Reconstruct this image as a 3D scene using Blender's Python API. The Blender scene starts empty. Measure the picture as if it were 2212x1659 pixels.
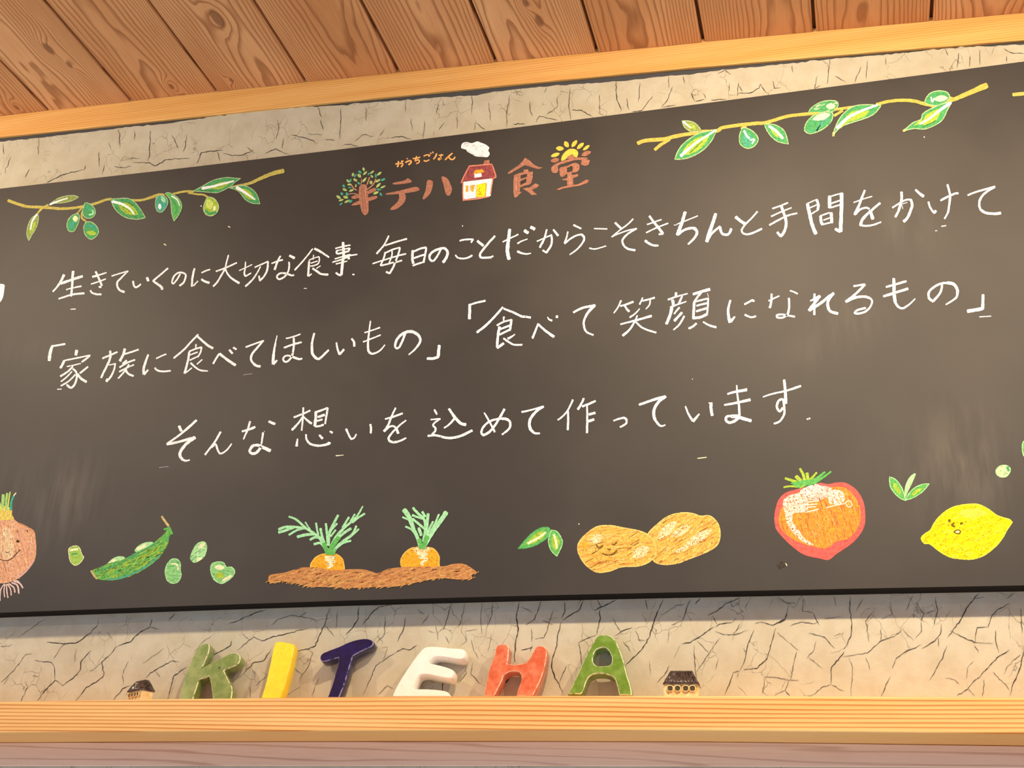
import bpy, bmesh, math, random
from mathutils import Vector, Matrix
from mathutils.geometry import tessellate_polygon
from math import sin, cos, pi, radians

scene = bpy.context.scene
COL = scene.collection

# ------------------------------------------------------------------ camera
PW, PH, FPX = 2212.0, 1659.0, 2703.0
AX = Vector((0.96624264, -0.0680718, -0.24847815))
AY = Vector((0.25420386, 0.40875309, 0.87652798))
AZ = Vector((0.04189938, -0.91010282, 0.41225878))
CAM = Vector((0.65, -1.84948, 1.5))
cd = bpy.data.cameras.new('camera')
cd.sensor_fit = 'HORIZONTAL'
cd.sensor_width = 36.0
cd.lens = FPX / PW * 36.0
cd.clip_start = 0.05
camo = bpy.data.objects.new('camera', cd)
COL.objects.link(camo)
right = Vector((AX[0], AY[0], AZ[0])); down = Vector((AX[1], AY[1], AZ[1])); fwd = Vector((AX[2], AY[2], AZ[2]))
m = Matrix((right, -down, -fwd)).transposed().to_4x4()
m.translation = CAM
camo.matrix_world = m
scene.camera = camo

# ------------------------------------------------------------------ world, lamps, exposure
scene.view_settings.view_transform = 'Standard'
scene.view_settings.look = 'None'
scene.view_settings.gamma = 1.0
scene.view_settings.use_curve_mapping = False
scene.view_settings.exposure = -0.02

world = bpy.data.worlds.new('room_ambient'); scene.world = world
world.use_nodes = True
wt = world.node_tree; wt.nodes.clear()
wo = wt.nodes.new('ShaderNodeOutputWorld'); wb = wt.nodes.new('ShaderNodeBackground')
tc = wt.nodes.new('ShaderNodeTexCoord'); sx = wt.nodes.new('ShaderNodeSeparateXYZ'); rp = wt.nodes.new('ShaderNodeValToRGB')
mr = wt.nodes.new('ShaderNodeMapRange'); mr.inputs[1].default_value = -1; mr.inputs[2].default_value = 1
wt.links.new(tc.outputs['Generated'], sx.inputs[0]); wt.links.new(sx.outputs['Z'], mr.inputs[0])
wt.links.new(mr.outputs[0], rp.inputs[0]); wt.links.new(rp.outputs[0], wb.inputs[0]); wt.links.new(wb.outputs[0], wo.inputs[0])
rp.color_ramp.elements[0].position = 0.0; rp.color_ramp.elements[0].color = (1.80, 1.58, 1.36, 1)
rp.color_ramp.elements[1].position = 0.62; rp.color_ramp.elements[1].color = (0.24, 0.38, 0.68, 1)
el = rp.color_ramp.elements.new(0.22); el.color = (0.92, 0.96, 1.02, 1)
el = rp.color_ramp.elements.new(0.42); el.color = (0.34, 0.47, 0.74, 1)
wb.inputs[1].default_value = 0.78

def spot(name, x, y, z, tx, ty, tz, power, color, radius=0.025, size=120, blend=0.5):
    l = bpy.data.lights.new(name, 'SPOT'); l.energy = power; l.color = color
    l.shadow_soft_size = radius; l.spot_size = radians(size); l.spot_blend = blend
    o = bpy.data.objects.new(name, l); COL.objects.link(o)
    o.location = (x, y, z)
    o.rotation_euler = (Vector((tx, ty, tz)) - Vector((x, y, z))).to_track_quat('-Z', 'Y').to_euler()
    return o
WARM = (1.0, 0.78, 0.52)
spot('ceiling_spotlight', 0.55, -0.92, 2.96, 0.45, 0, 1.75, 66, WARM, size=150, blend=1.0)
spot('ceiling_spotlight', 1.38, -0.92, 2.93, 1.20, 0, 1.75, 74, WARM, size=150, blend=1.0)
spot('ceiling_spotlight', -1.30, -0.92, 3.01, -1.10, 0, 1.75, 56, WARM, size=150, blend=1.0)
spot('ceiling_spotlight', -1.90, -2.05, 3.00, -0.60, 0, 1.9, 28, (1.0, 0.84, 0.66))

# ------------------------------------------------------------------ helpers
def ray(px, py):
    c = Vector((px - PW / 2, py - PH / 2, FPX))
    return Vector((AX.dot(c), AY.dot(c), AZ.dot(c)))
def on_y(px, py, y):
    d = ray(px, py); return CAM + d * ((y - CAM.y) / d.y)
def on_plane(px, py, p0, n):
    d = ray(px, py); return CAM + d * ((p0 - CAM).dot(n) / d.dot(n))

def lin(c):
    return tuple(((v / 255) / 12.92 if v / 255 <= 0.04045 else ((v / 255 + 0.055) / 1.055) ** 2.4) for v in c) + (1.0,)

def new_obj(name, verts, faces, mats, parent=None, fm=None, smooth=False):
    me = bpy.data.meshes.new(name)
    me.from_pydata([tuple(v) for v in verts], [], faces)
    for mt in (mats if isinstance(mats, (list, tuple)) else [mats]): me.materials.append(mt)
    if fm:
        for i, p in enumerate(me.polygons): p.material_index = fm[i]
    if smooth:
        for p in me.polygons: p.use_smooth = True
    me.update()
    o = bpy.data.objects.new(name, me); COL.objects.link(o)
    if parent: o.parent = parent
    return o
def fix_normals(o):
    bm = bmesh.new(); bm.from_mesh(o.data); bmesh.ops.recalc_face_normals(bm, faces=bm.faces); bm.to_mesh(o.data); bm.free()
def empty(name, loc, parent=None):
    o = bpy.data.objects.new(name, None); COL.objects.link(o); o.location = loc; o.empty_display_size = 0.05
    if parent: o.parent = parent
    return o
def tag(o, label=None, cat=None, group=None, kind=None):
    for k, v in (('label', label), ('category', cat), ('group', group), ('kind', kind)):
        if v: o[k] = v
    return o

# ------------------------------------------------------------------ material helpers
class NT:
    def __init__(s, name):
        s.m = bpy.data.materials.new(name); s.m.use_nodes = True; s.t = s.m.node_tree; s.t.nodes.clear()
        s.out = s.n('ShaderNodeOutputMaterial'); s.b = s.n('ShaderNodeBsdfPrincipled'); s.l(s.b.outputs[0], s.out.inputs[0])
    def n(s, k, **kw):
        nd = s.t.nodes.new(k)
        for a, v in kw.items(): setattr(nd, a, v)
        return nd
    def l(s, a, b): s.t.links.new(a, b)
    def put(s, sock, v):
        if hasattr(v, 'is_linked') or hasattr(v, 'links'): s.l(v, sock)
        else: sock.default_value = v
    def math(s, op, a, b=0.0, c=0.0, clamp=False):
        nd = s.n('ShaderNodeMath', operation=op, use_clamp=clamp)
        s.put(nd.inputs[0], a); s.put(nd.inputs[1], b); s.put(nd.inputs[2], c)
        return nd.outputs[0]
    def noise(s, vec, scale, detail=2.0, rough=0.5, dist=0.0):
        nd = s.n('ShaderNodeTexNoise'); s.l(vec, nd.inputs['Vector']); nd.inputs['Scale'].default_value = scale
        nd.inputs['Detail'].default_value = detail; nd.inputs['Roughness'].default_value = rough; nd.inputs['Distortion'].default_value = dist
        return nd.outputs[0]
    def mapping(s, vec, scale=(1, 1, 1), loc=(0, 0, 0), rot=(0, 0, 0)):
        nd = s.n('ShaderNodeMapping'); s.l(vec, nd.inputs[0]); nd.inputs['Scale'].default_value = scale; nd.inputs['Location'].default_value = loc
        nd.inputs['Rotation'].default_value = rot
        return nd.outputs[0]
    def pos(s): return s.n('ShaderNodeNewGeometry').outputs['Position']
    def attr(s, name): return s.n('ShaderNodeAttribute', attribute_name=name).outputs['Vector']
    def sep(s, v):
        nd = s.n('ShaderNodeSeparateXYZ'); s.l(v, nd.inputs[0]); return nd.outputs
    def comb(s, x, y, z):
        nd = s.n('ShaderNodeCombineXYZ'); s.put(nd.inputs[0], x); s.put(nd.inputs[1], y); s.put(nd.inputs[2], z); return nd.outputs[0]
    def smooth(s, v, a, b, o0=0.0, o1=1.0):
        nd = s.n('ShaderNodeMapRange', interpolation_type='SMOOTHSTEP'); s.put(nd.inputs[0], v)
        nd.inputs[1].default_value = a; nd.inputs[2].default_value = b; nd.inputs[3].default_value = o0; nd.inputs[4].default_value = o1
        return nd.outputs[0]
    def ramp(s, v, stops):
        nd = s.n('ShaderNodeValToRGB'); s.put(nd.inputs[0], v); e = nd.color_ramp.elements
        e[0].position, e[0].color = stops[0]; e[1].position, e[1].color = stops[-1]
        for p, c in stops[1:-1]:
            x = e.new(p); x.color = c
        return nd.outputs[0]
    def mix(s, f, a, b, mode='MIX'):
        nd = s.n('ShaderNodeMix', data_type='RGBA', blend_type=mode); s.put(nd.inputs['Factor'], f)
        s.put(nd.inputs[6], a); s.put(nd.inputs[7], b); return nd.outputs[2]
    def bump(s, h, strength=0.3, dist=0.002):
        nd = s.n('ShaderNodeBump'); nd.inputs['Strength'].default_value = strength; nd.inputs['Distance'].default_value = dist
        s.l(h, nd.inputs['Height']); s.l(nd.outputs[0], s.b.inputs['Normal'])
    def set(s, **kw):
        for k, v in kw.items(): s.put(s.b.inputs[k.replace('_', ' ')], v)

def plain(name, rgb, rough=0.6, **kw):
    t = NT(name); t.set(Base_Color=lin(rgb), Roughness=rough, **kw); return t.m

CHALK = dict(
 white=(250,250,250), cream=(236,238,190), mint=(160,222,170), teal=(70,166,142), teal2=(80,164,134), lgreen=(170,196,116), lgreen2=(160,205,120),
 green=(78,160,98), dgreen=(70,105,45), grass=(98,180,92), olive=(140,155,84), palegreen=(175,200,150), lime=(165,195,70), ylime=(200,220,110), ylime2=(160,200,90),
 oliveyel=(190,178,92), yel=(192,178,86), tan=(200,180,120), pea=(172,226,160), pea2=(140,205,130), peawh=(205,226,170),
 brown=(170,116,94), dbrown=(140,88,68), lbrown=(192,140,116), twig=(196,140,112), board=(66,58,52), gold=(244,200,80), gold2=(235,165,50), yellow=(248,225,30), dgold=(190,140,30), dgold2=(110,92,20),
 orange=(246,176,104), pinko=(222,138,114), cgrey=(165,165,172), dgrey=(70,70,70), maroon=(150,74,76), dmaroon=(110,56,62),
 onionlt=(234,190,150), oniondk=(206,146,106), onionpk=(216,170,154), onionyel=(220,200,100), onion=(222,168,130), onioncream=(232,212,168), dbrown2=(70,52,38), rootpk=(226,196,186),
 carrot=(240,170,46), carrotlt=(250,196,96), soil=(190,134,82), soildk=(160,100,60), soillt=(212,162,94), cream2=(250,232,190),
 potato=(236,180,84), potatolt=(246,206,120), potatodk=(218,150,70), dbrown3=(110,78,44), dolive=(112,90,30),
 tomatopk=(228,100,92), tomatoor=(250,146,58), tomatodk=(232,98,74), tomatolt=(255,176,98), tomatopk2=(250,200,190), tomatowh=(252,244,222),
 lemon=(250,218,16), lemonlt=(255,234,80), lemondk=(232,190,10))
GRAINY = dict(tomatowh=0.10, tomatopk2=0.08, cream2=0.13, onioncream=0.10, lemonlt=0.06)
_chalk = {}
def chalk(c, cover=0.0):
    key = (c, cover)
    if key in _chalk: return _chalk[key]
    t = NT('chalk_' + c)
    p = t.pos()
    base = lin(CHALK[c])
    dark = tuple(v * 0.84 for v in base[:3]) + (1,); lite = tuple(min(1, v * 1.10 + 0.012) for v in base[:3]) + (1,)
    f = t.noise(p, 210, 2)
    col = t.mix(t.smooth(f, 0.3, 0.7), dark, lite)
    t.set(Base_Color=col, Roughness=0.95, Specular_IOR_Level=0.1)
    g = t.noise(t.mapping(p, (1, 1, 0.8), (0, 0, 0), (0, 0.5, 0)), 620, 2, 0.65)
    a = t.smooth(g, 0.30 + cover, 0.40 + cover)
    tr = t.n('ShaderNodeBsdfTransparent'); mx = t.n('ShaderNodeMixShader')
    t.l(a, mx.inputs[0]); t.l(tr.outputs[0], mx.inputs[1]); t.l(t.b.outputs[0], mx.inputs[2]); t.l(mx.outputs[0], t.out.inputs[0])
    _chalk[key] = t.m
    return t.m

def mat_planks():
    t = NT('cedar_planks')
    v, u, r = t.sep(t.attr('grain'))
    seed = t.math('MULTIPLY', r, 37.0)
    w = t.noise(t.comb(t.math('MULTIPLY', v, 9.0), t.math('MULTIPLY', u, 2.0), seed), 1.0, 3, 0.55)
    w2 = t.noise(t.comb(t.math('MULTIPLY', v, 26.0), t.math('MULTIPLY', u, 7.0), t.math('ADD', seed, 9.0)), 1.0, 2, 0.5)
    c = t.math('MULTIPLY', t.math('SUBTRACT', r, 0.5), 0.09)
    dv = t.math('SUBTRACT', v, c)
    q = t.math('MULTIPLY', t.math('MULTIPLY', dv, dv), 900.0)
    slope = t.math('MULTIPLY', t.math('SUBTRACT', t.math('FRACT', t.math('MULTIPLY', r, 7.3)), 0.35), 12.0)
    q = t.math('ADD', q, t.math('MULTIPLY', u, slope))
    q = t.math('ADD', q, t.math('MULTIPLY', w, 4.6))
    q = t.math('ADD', q, t.math('MULTIPLY', w2, 0.8))
    pos = t.pos()
    knot = None
    for (kx, ky, s, amp) in KNOTS:
        px, py, pz = t.sep(pos)
        a = t.math('POWER', t.math('DIVIDE', t.math('SUBTRACT', px, kx), s), 2.0)
        b = t.math('POWER', t.math('DIVIDE', t.math('SUBTRACT', py, ky), s * 2.2), 2.0)
        e = t.math('EXPONENT', t.math('MULTIPLY', t.math('ADD', a, b), -1.0))
        q = t.math('ADD', q, t.math('MULTIPLY', e, amp))
        core = t.smooth(e, 0.80, 0.95)
        knot = core if knot is None else t.math('MAXIMUM', knot, core)
    fr = t.math('FRACT', q)
    late = t.math('MULTIPLY', t.smooth(fr, 0.48, 0.90), t.smooth(fr, 0.90, 1.0, 1.0, 0.0))
    fib = t.noise(t.comb(t.math('MULTIPLY', v, 420.0), t.math('MULTIPLY', u, 12.0), seed), 1.0, 2, 0.6)
    light = t.mix(t.math('FRACT', t.math('MULTIPLY', r, 13.7)), lin((234, 180, 130)), lin((222, 162, 110)))
    light = t.mix(t.smooth(w, 0.3, 0.7), light, t.mix(1.0, light, lin((236, 224, 212)), 'MULTIPLY'))
    dark = lin((150, 92, 54))
    col = t.mix(t.math('MULTIPLY', late, 0.72), light, dark)
    col = t.mix(t.smooth(fib, 0.25, 0.75, 0.0, 0.30), col, t.mix(1.0, col, lin((205, 185, 170)), 'MULTIPLY'))
    if knot is not None: col = t.mix(t.math('MULTIPLY', knot, 0.75), col, lin((124, 78, 50)))
    t.set(Base_Color=col, Roughness=0.5, Specular_IOR_Level=0.35)
    t.bump(t.math('ADD', t.math('MULTIPLY', late, 0.5), t.math('MULTIPLY', fib, 0.5)), 0.12, 0.001)
    return t.m

def mat_beam(name, light, light2, dark, freq, tilt, amount, wav=1.2, spots=False, sharp=0.45):
    """straight grained timber, grain running along X"""
    t = NT(name)
    x, y, z = t.sep(t.pos())
    w = t.noise(t.comb(t.math('MULTIPLY', x, 0.8), t.math('MULTIPLY', y, 8), t.math('MULTIPLY', z, 14)), 1.0, 2, 0.5)
    w2 = t.noise(t.comb(t.math('MULTIPLY', x, 3.0), t.math('MULTIPLY', y, 60), t.math('MULTIPLY', z, 90)), 1.0, 2, 0.5)
    q = t.math('ADD', t.math('MULTIPLY', z, freq), t.math('MULTIPLY', x, tilt * freq))
    q = t.math('ADD', q, t.math('MULTIPLY', y, freq * 0.9))
    q = t.math('ADD', q, t.math('ADD', t.math('MULTIPLY', w, wav * 3), t.math('MULTIPLY', w2, wav * 0.5)))
    fr = t.math('FRACT', q)
    late = t.math('MULTIPLY', t.smooth(fr, sharp, 0.85), t.smooth(fr, 0.90, 1.0, 1.0, 0.0))
    vary = t.noise(t.comb(t.math('MULTIPLY', x, 1.5), y, t.math('MULTIPLY', z, 45)), 1.0, 2, 0.5)
    fib = t.noise(t.comb(t.math('MULTIPLY', x, 14), t.math('MULTIPLY', y, 500), t.math('MULTIPLY', z, 700)), 1.0, 2, 0.6)
    base = t.mix(t.smooth(vary, 0.3, 0.7), lin(light), lin(light2))
    lw = t.math('MULTIPLY', late, t.smooth(vary, 0.2, 0.7, amount * 0.45, amount))
    col = t.mix(lw, base, lin(dark))
    col = t.mix(t.smooth(fib, 0.3, 0.75, 0.0, 0.22), col, t.mix(1.0, col, lin((210, 190, 165)), 'MULTIPLY'))
    if spots:
        vo = t.n('ShaderNodeTexVoronoi', feature='F1'); t.l(t.mapping(t.pos(), (3.0, 3, 9.0)), vo.inputs['Vector']); vo.inputs['Scale'].default_value = 1.0
        sp = t.smooth(vo.outputs['Distance'], 0.010, 0.016, 0.8, 0.0)
        col = t.mix(sp, col, lin((110, 60, 30)))
    t.set(Base_Color=col, Roughness=0.45, Specular_IOR_Level=0.35)
    t.bump(t.math('ADD', late, fib), 0.06, 0.0006)
    return t.m

def mat_plaster():
    t = NT('cracked_clay_plaster')
    p = t.pos()
    big = t.noise(p, 3.0, 3, 0.6); mid = t.noise(p, 22, 4, 0.65); fine = t.noise(p, 260, 3, 0.7)
    col = t.mix(t.smooth(big, 0.3, 0.7), lin((208, 203, 181)), lin((198, 193, 170)))
    col = t.mix(t.smooth(mid, 0.35, 0.7, 0.0, 0.5), col, lin((182, 170, 142)))
    col = t.mix(t.smooth(fine, 0.5, 0.75, 0.0, 0.22), col, lin((178, 166, 140)))
    # hairline shrinkage cracks
    dis = t.n('ShaderNodeTexNoise'); t.l(p, dis.inputs['Vector']); dis.inputs['Scale'].default_value = 30; dis.inputs['Detail'].default_value = 3
    vm = t.n('ShaderNodeVectorMath', operation='MULTIPLY_ADD'); t.l(dis.outputs['Color'], vm.inputs[0]); vm.inputs[1].default_value = (0.03, 0.03, 0.03); t.l(p, vm.inputs[2])
    hair = None
    for sc, wd, msk, seed in ((32.0, 0.018, 0.53, 3.0), (15.0, 0.009, 0.55, 8.0)):
        vo = t.n('ShaderNodeTexVoronoi', feature='DISTANCE_TO_EDGE'); t.l(t.mapping(vm.outputs[0], (1.15, 1, 0.8), (seed, 0, 0), (0, 0.5, 0)), vo.inputs['Vector'])
        vo.inputs['Scale'].default_value = sc
        e = t.smooth(vo.outputs['Distance'], wd * 0.3, wd, 1.0, 0.0)
        mk = t.smooth(t.noise(t.mapping(p, (1, 1, 1), (seed, 3, 1)), 13, 2), msk, msk + 0.07)
        e = t.math('MULTIPLY', e, mk)
        hair = e if hair is None else t.math('MAXIMUM', hair, e)
    col = t.mix(t.math('MULTIPLY', hair, 0.55), col, lin((96, 84, 66)))
    t.set(Base_Color=col, Roughness=0.92, Specular_IOR_Level=0.15)
    h = t.math('ADD', t.math('MULTIPLY', mid, 1.0), t.math('MULTIPLY', fine, 0.22))
    h = t.math('SUBTRACT', h, t.math('MULTIPLY', hair, 0.8))
    t.bump(h, 0.22, 0.004)
    return t.m

def mat_board():
    t = NT('chalkboard_surface')
    p = t.pos(); x, y, z = t.sep(p)
    n1 = t.noise(p, 3.2, 3, 0.6); n2 = t.noise(t.mapping(p, (40, 1, 7)), 1.0, 3, 0.6)
    smear = None
    for (sx_, sz_, a, b, k) in SMEARS:
        e1 = t.math('POWER', t.math('DIVIDE', t.math('SUBTRACT', x, sx_), a), 2.0)
        e2 = t.math('POWER', t.math('DIVIDE', t.math('SUBTRACT', z, sz_), b), 2.0)
        e = t.math('MULTIPLY', t.math('EXPONENT', t.math('MULTIPLY', t.math('ADD', e1, e2), -1.0)), k)
        smear = e if smear is None else t.math('ADD', smear, e)
    smear = t.math('MULTIPLY', smear, t.smooth(n2, 0.35, 0.65, 0.15, 1.0))
    dust = t.math('ADD', t.smooth(n1, 0.35, 0.75, 0.0, 0.03), t.math('MULTIPLY', smear, 0.07))
    col = t.mix(dust, lin((38, 34, 31)), lin((200, 190, 172)))
    t.set(Base_Color=col, Roughness=t.math('ADD', 0.58, t.math('MULTIPLY', n1, 0.08)), Specular_IOR_Level=0.62)
    t.bump(t.noise(p, 900, 2), 0.04, 0.0004)
    return t.m

def mat_glaze(name, c1, c2, speck=None, rough=0.18, scale=60):
    t = NT(name)
    p = t.pos()
    n = t.noise(p, scale, 3, 0.6); n2 = t.noise(p, scale * 5, 2, 0.6)
    col = t.mix(t.smooth(n, 0.35, 0.68), lin(c1), lin(c2))
    col = t.mix(t.smooth(n2, 0.55, 0.75, 0, 0.35), col, lin(c2))
    if speck:
        vo = t.n('ShaderNodeTexVoronoi', feature='F1'); t.l(p, vo.inputs['Vector']); vo.inputs['Scale'].default_value = speck[0]
        s = t.smooth(vo.outputs['Distance'], speck[1] * 0.6, speck[1], 1.0, 0.0)
        s = t.math('MULTIPLY', s, t.smooth(t.noise(p, 40, 1), 0.5, 0.56))
        col = t.mix(s, col, lin(speck[2]))
    t.set(Base_Color=col, Roughness=rough, Coat_Weight=0.5, Coat_Roughness=0.08)
    t.bump(n, 0.12, 0.002)
    return t.m
def mat_rim(name, glaze, worn):
    t = NT(name); p = t.pos()
    n = t.noise(p, 160, 3, 0.6)
    t.set(Base_Color=t.mix(t.smooth(n, 0.36, 0.52), lin(glaze), lin(worn)), Roughness=0.25, Coat_Weight=0.4, Coat_Roughness=0.1)
    return t.m

# ------------------------------------------------------------------ traced chalk strokes, cracks and letter outlines
LINE1 = '''T 100 520
C 生
48>30 305,590 260,690 190,795 115,880
45 255,740 430,680 625,615
50>35 465,530 452,650 450,760 430,960
22>30 345,848 440,820 605,787
28>38 215,1005 400,945 520,920 655,912
C き
40>22 800,625 900,597 1040,552
24 775,750 900,710 1030,662
36 855,535 890,610 930,700 962,775 / 950,800 912,800
30>38 765,860 790,900 860,925 950,930
C て
24 1132,612 1230,580 1415,525
24>40 1415,525 1300,640 1235,710 1228,780 1265,850 1350,890
C い
34>30 1503,700 1515,770 1545,808 1590,790 1635,752
48 1742,640 1765,695
C く
32 2105,478 1980,585 1848,695
34>48 1848,695 1930,755 1985,795 2010,840
M
18 420,1187 505,1182
T 360 510
C の
28 235,655 180,750 118,825
28>34 118,825 92,800 125,700 190,640 260,632 325,660 325,720 295,800 225,860
C に
36 482,562 450,700 435,870
26 465,860 540,780
26 605,635 680,600 750,578
38>45 605,748 660,785 735,808
C 大
28 855,610 1000,558 1212,462
26>34 1070,330 1035,460 1010,560 940,690 880,790 808,870
28>40 1015,570 1060,660 1130,735 1255,815
C 切
18 1255,598 1370,545 1480,492
20>36 1365,445 1360,540 1345,650 1370,695
24 1370,695 1460,640
26 1525,540 1640,490 1755,437
34 1755,445 1740,580 1690,690 1610,775
30 1612,770 1598,690
22>36 1625,525 1570,630 1480,760 1365,870
T 580 500
C な
26>32 55,555 140,520 245,490
28>42 208,425 165,500 135,580 108,660
44 365,418 450,462
30>34 355,530 358,590 345,680 290,770 200,825 155,810 150,770 200,725 290,725 400,760
30 400,765 440,755
C 食
24>30 765,300 640,460 455,668
44>32 800,298 900,350 1045,445
18 780,405 772,485
20 695,500 790,460 875,435
24 875,440 880,500 855,560 780,592 725,600
22 735,548 848,512
38 705,520 695,640 685,770
24 695,775 745,735
18 830,640 900,595
38 765,640 840,690 910,735 1030,748
C 事
28 1160,295 1280,262 1415,238
26 1175,335 1295,310 1405,290
34 1180,335 1195,385 1370,345
34 1405,290 1380,350
26 1150,475 1350,415 1420,400
34>22 1300,440 1420,415 1535,398
26 1108,533 1250,490 1385,440
40 1385,440 1392,478
24 1168,562 1260,540 1360,512
48 1290,190 1300,400 1280,560 1262,750
36 1255,755 1215,750 1168,715
M
26 1455,742 1485,748
12 612,985 660,985
T 800 470
C 毎
28>34 318,315 240,470 110,625
26>34 250,485 430,425 630,368
30 255,600 240,680 175,830
30 180,830 300,805 400,775
28 265,610 390,550 515,520
32 512,525 480,650 440,745
24 375,575 372,660 320,800
22>28 40,798 250,730 480,660 615,628
28 440,775 545,742
36 425,790 390,870 335,965
36 335,965 275,940
C 日
44 735,570 728,700 742,795
34 745,590 860,540 965,515
34 968,520 950,640 920,770
34 755,700 860,665 955,635
32 735,830 850,790 935,768
C の
34 1220,550 1150,680 1090,755
38>50 1075,760 1025,710 1040,630 1140,560 1270,530 1330,580 1335,640 1300,720 1260,775
C こ
30 1548,400 1650,380 1780,378
30 1780,378 1745,430
28>34 1475,650 1520,698 1620,708 1700,690 1762,655
C と
46 1855,405 1955,485
38 2155,320 2030,460 1910,610 1905,680 1945,695 2090,690
30 2085,690 2125,665
M
14 1597,135 1597,155
T 1070 450
C だ
26 130,580 260,518 395,452
56>64 247,365 232,500 215,650 210,760 238,880
28>18 385,610 450,570 555,532
44>20 385,745 440,770 530,790 615,778
58 505,385 565,425
58 615,325 680,360
C か
24 722,570 850,515 975,458
36 970,465 978,560 960,650 885,765
34 885,768 822,728
32>38 890,368 855,500 815,590 770,675
34>42 1005,370 1050,425 1085,472
C ら
34>28 1355,290 1430,325 1485,352
24>34 1255,405 1235,500 1200,605
30 1200,610 1290,535 1390,475 1490,450
40>20 1490,450 1535,500 1530,560 1470,650 1390,730 1285,803
C こ
22 1712,350 1935,358
26>20 1630,690 1710,705 1790,690 1915,652
T 1320 430
C そ
40 72,410 175,510
28>20 380,345 290,435 150,540 10,655
22 10,655 140,595 300,540 445,510
30>38 440,512 300,595 215,680 195,730 225,810 300,865 415,885
C き
24 625,440 740,400 870,355
26 610,580 800,490 985,420
40>48 665,295 740,400 830,510 895,595
34 900,600 830,610
44>34 590,720 650,765 720,800 815,805
C ち
20 1140,437 1180,420 1500,292
56>60 1283,225 1240,370 1190,500 1150,620
44 1160,615 1240,550 1340,510 1420,500
56>34 1430,500 1480,545 1480,610 1430,690 1335,780
14 1090,450 1130,450
C ん
54>62 1810,255 1770,390 1710,560 1655,735
40 1660,735 1740,600 1885,475
44 1885,480 1910,580 1960,615 2020,615
44 2020,615 2055,580 2080,515
T 1560 410
C と
54 235,470 320,540 395,590
28>36 612,375 500,500 400,600 340,690 355,745 420,770 520,750 685,675
C 手
28 870,325 1000,280 1135,225
28>22 850,460 1000,390 1200,310
34>30 820,610 1000,510 1140,445 1295,405
48 1025,280 1065,400 1100,510 1105,620 1070,730 1015,805
44 1015,805 955,735
C 間
56>64 1475,240 1510,400 1550,580 1620,760
20 1480,235 1640,165
46 1635,170 1665,260 1655,340
22 1510,315 1640,260
24 1545,415 1660,350
56>60 1860,110 1860,310
24 1890,110 2060,60
66 2068,60 2065,300 2055,550 2050,720
26 1890,235 2050,180
28 1880,310 2050,255
52 2040,725 1960,680
50 1705,460 1710,540 1735,600
24 1700,450 1860,395
54 1885,400 1895,500 1895,570
22 1755,525 1890,475
26 1720,605 1905,560
T 1810 390
C を
20 275,380 420,325 590,275
38>46 465,170 410,310 360,440 290,590
34 310,580 380,505 480,470 545,490
56>58 560,520 580,590 605,665
36>52 730,390 600,500 480,610 410,700 395,780
34>28 405,775 480,785 600,770 745,720
C か
30 945,470 1070,390 1180,335 1270,330
46>50 1265,335 1285,430 1250,540 1200,650 1140,710
48>38 1100,200 1105,290 1090,390 1050,520 995,630
36>54 1345,160 1410,220 1480,275
12 1115,405 1200,380
10 1105,420 1125,490
C け
34 1568,370 1590,450 1640,530 1670,560
48 1665,560 1695,525
36>34 1780,345 1890,285 2045,220 2080,230
34>42 1897,70 1930,190 1945,260
42>28 1945,270 1930,400 1905,550 1845,660
18 1795,792 1870,782
M
14 1685,870 1715,868
T 1930 380
C て
30>36 1285,335 1420,280 1560,240 1755,185
36>48 1755,190 1620,270 1520,370 1485,480 1510,580 1600,640 1730,655 1855,645'''
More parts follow.
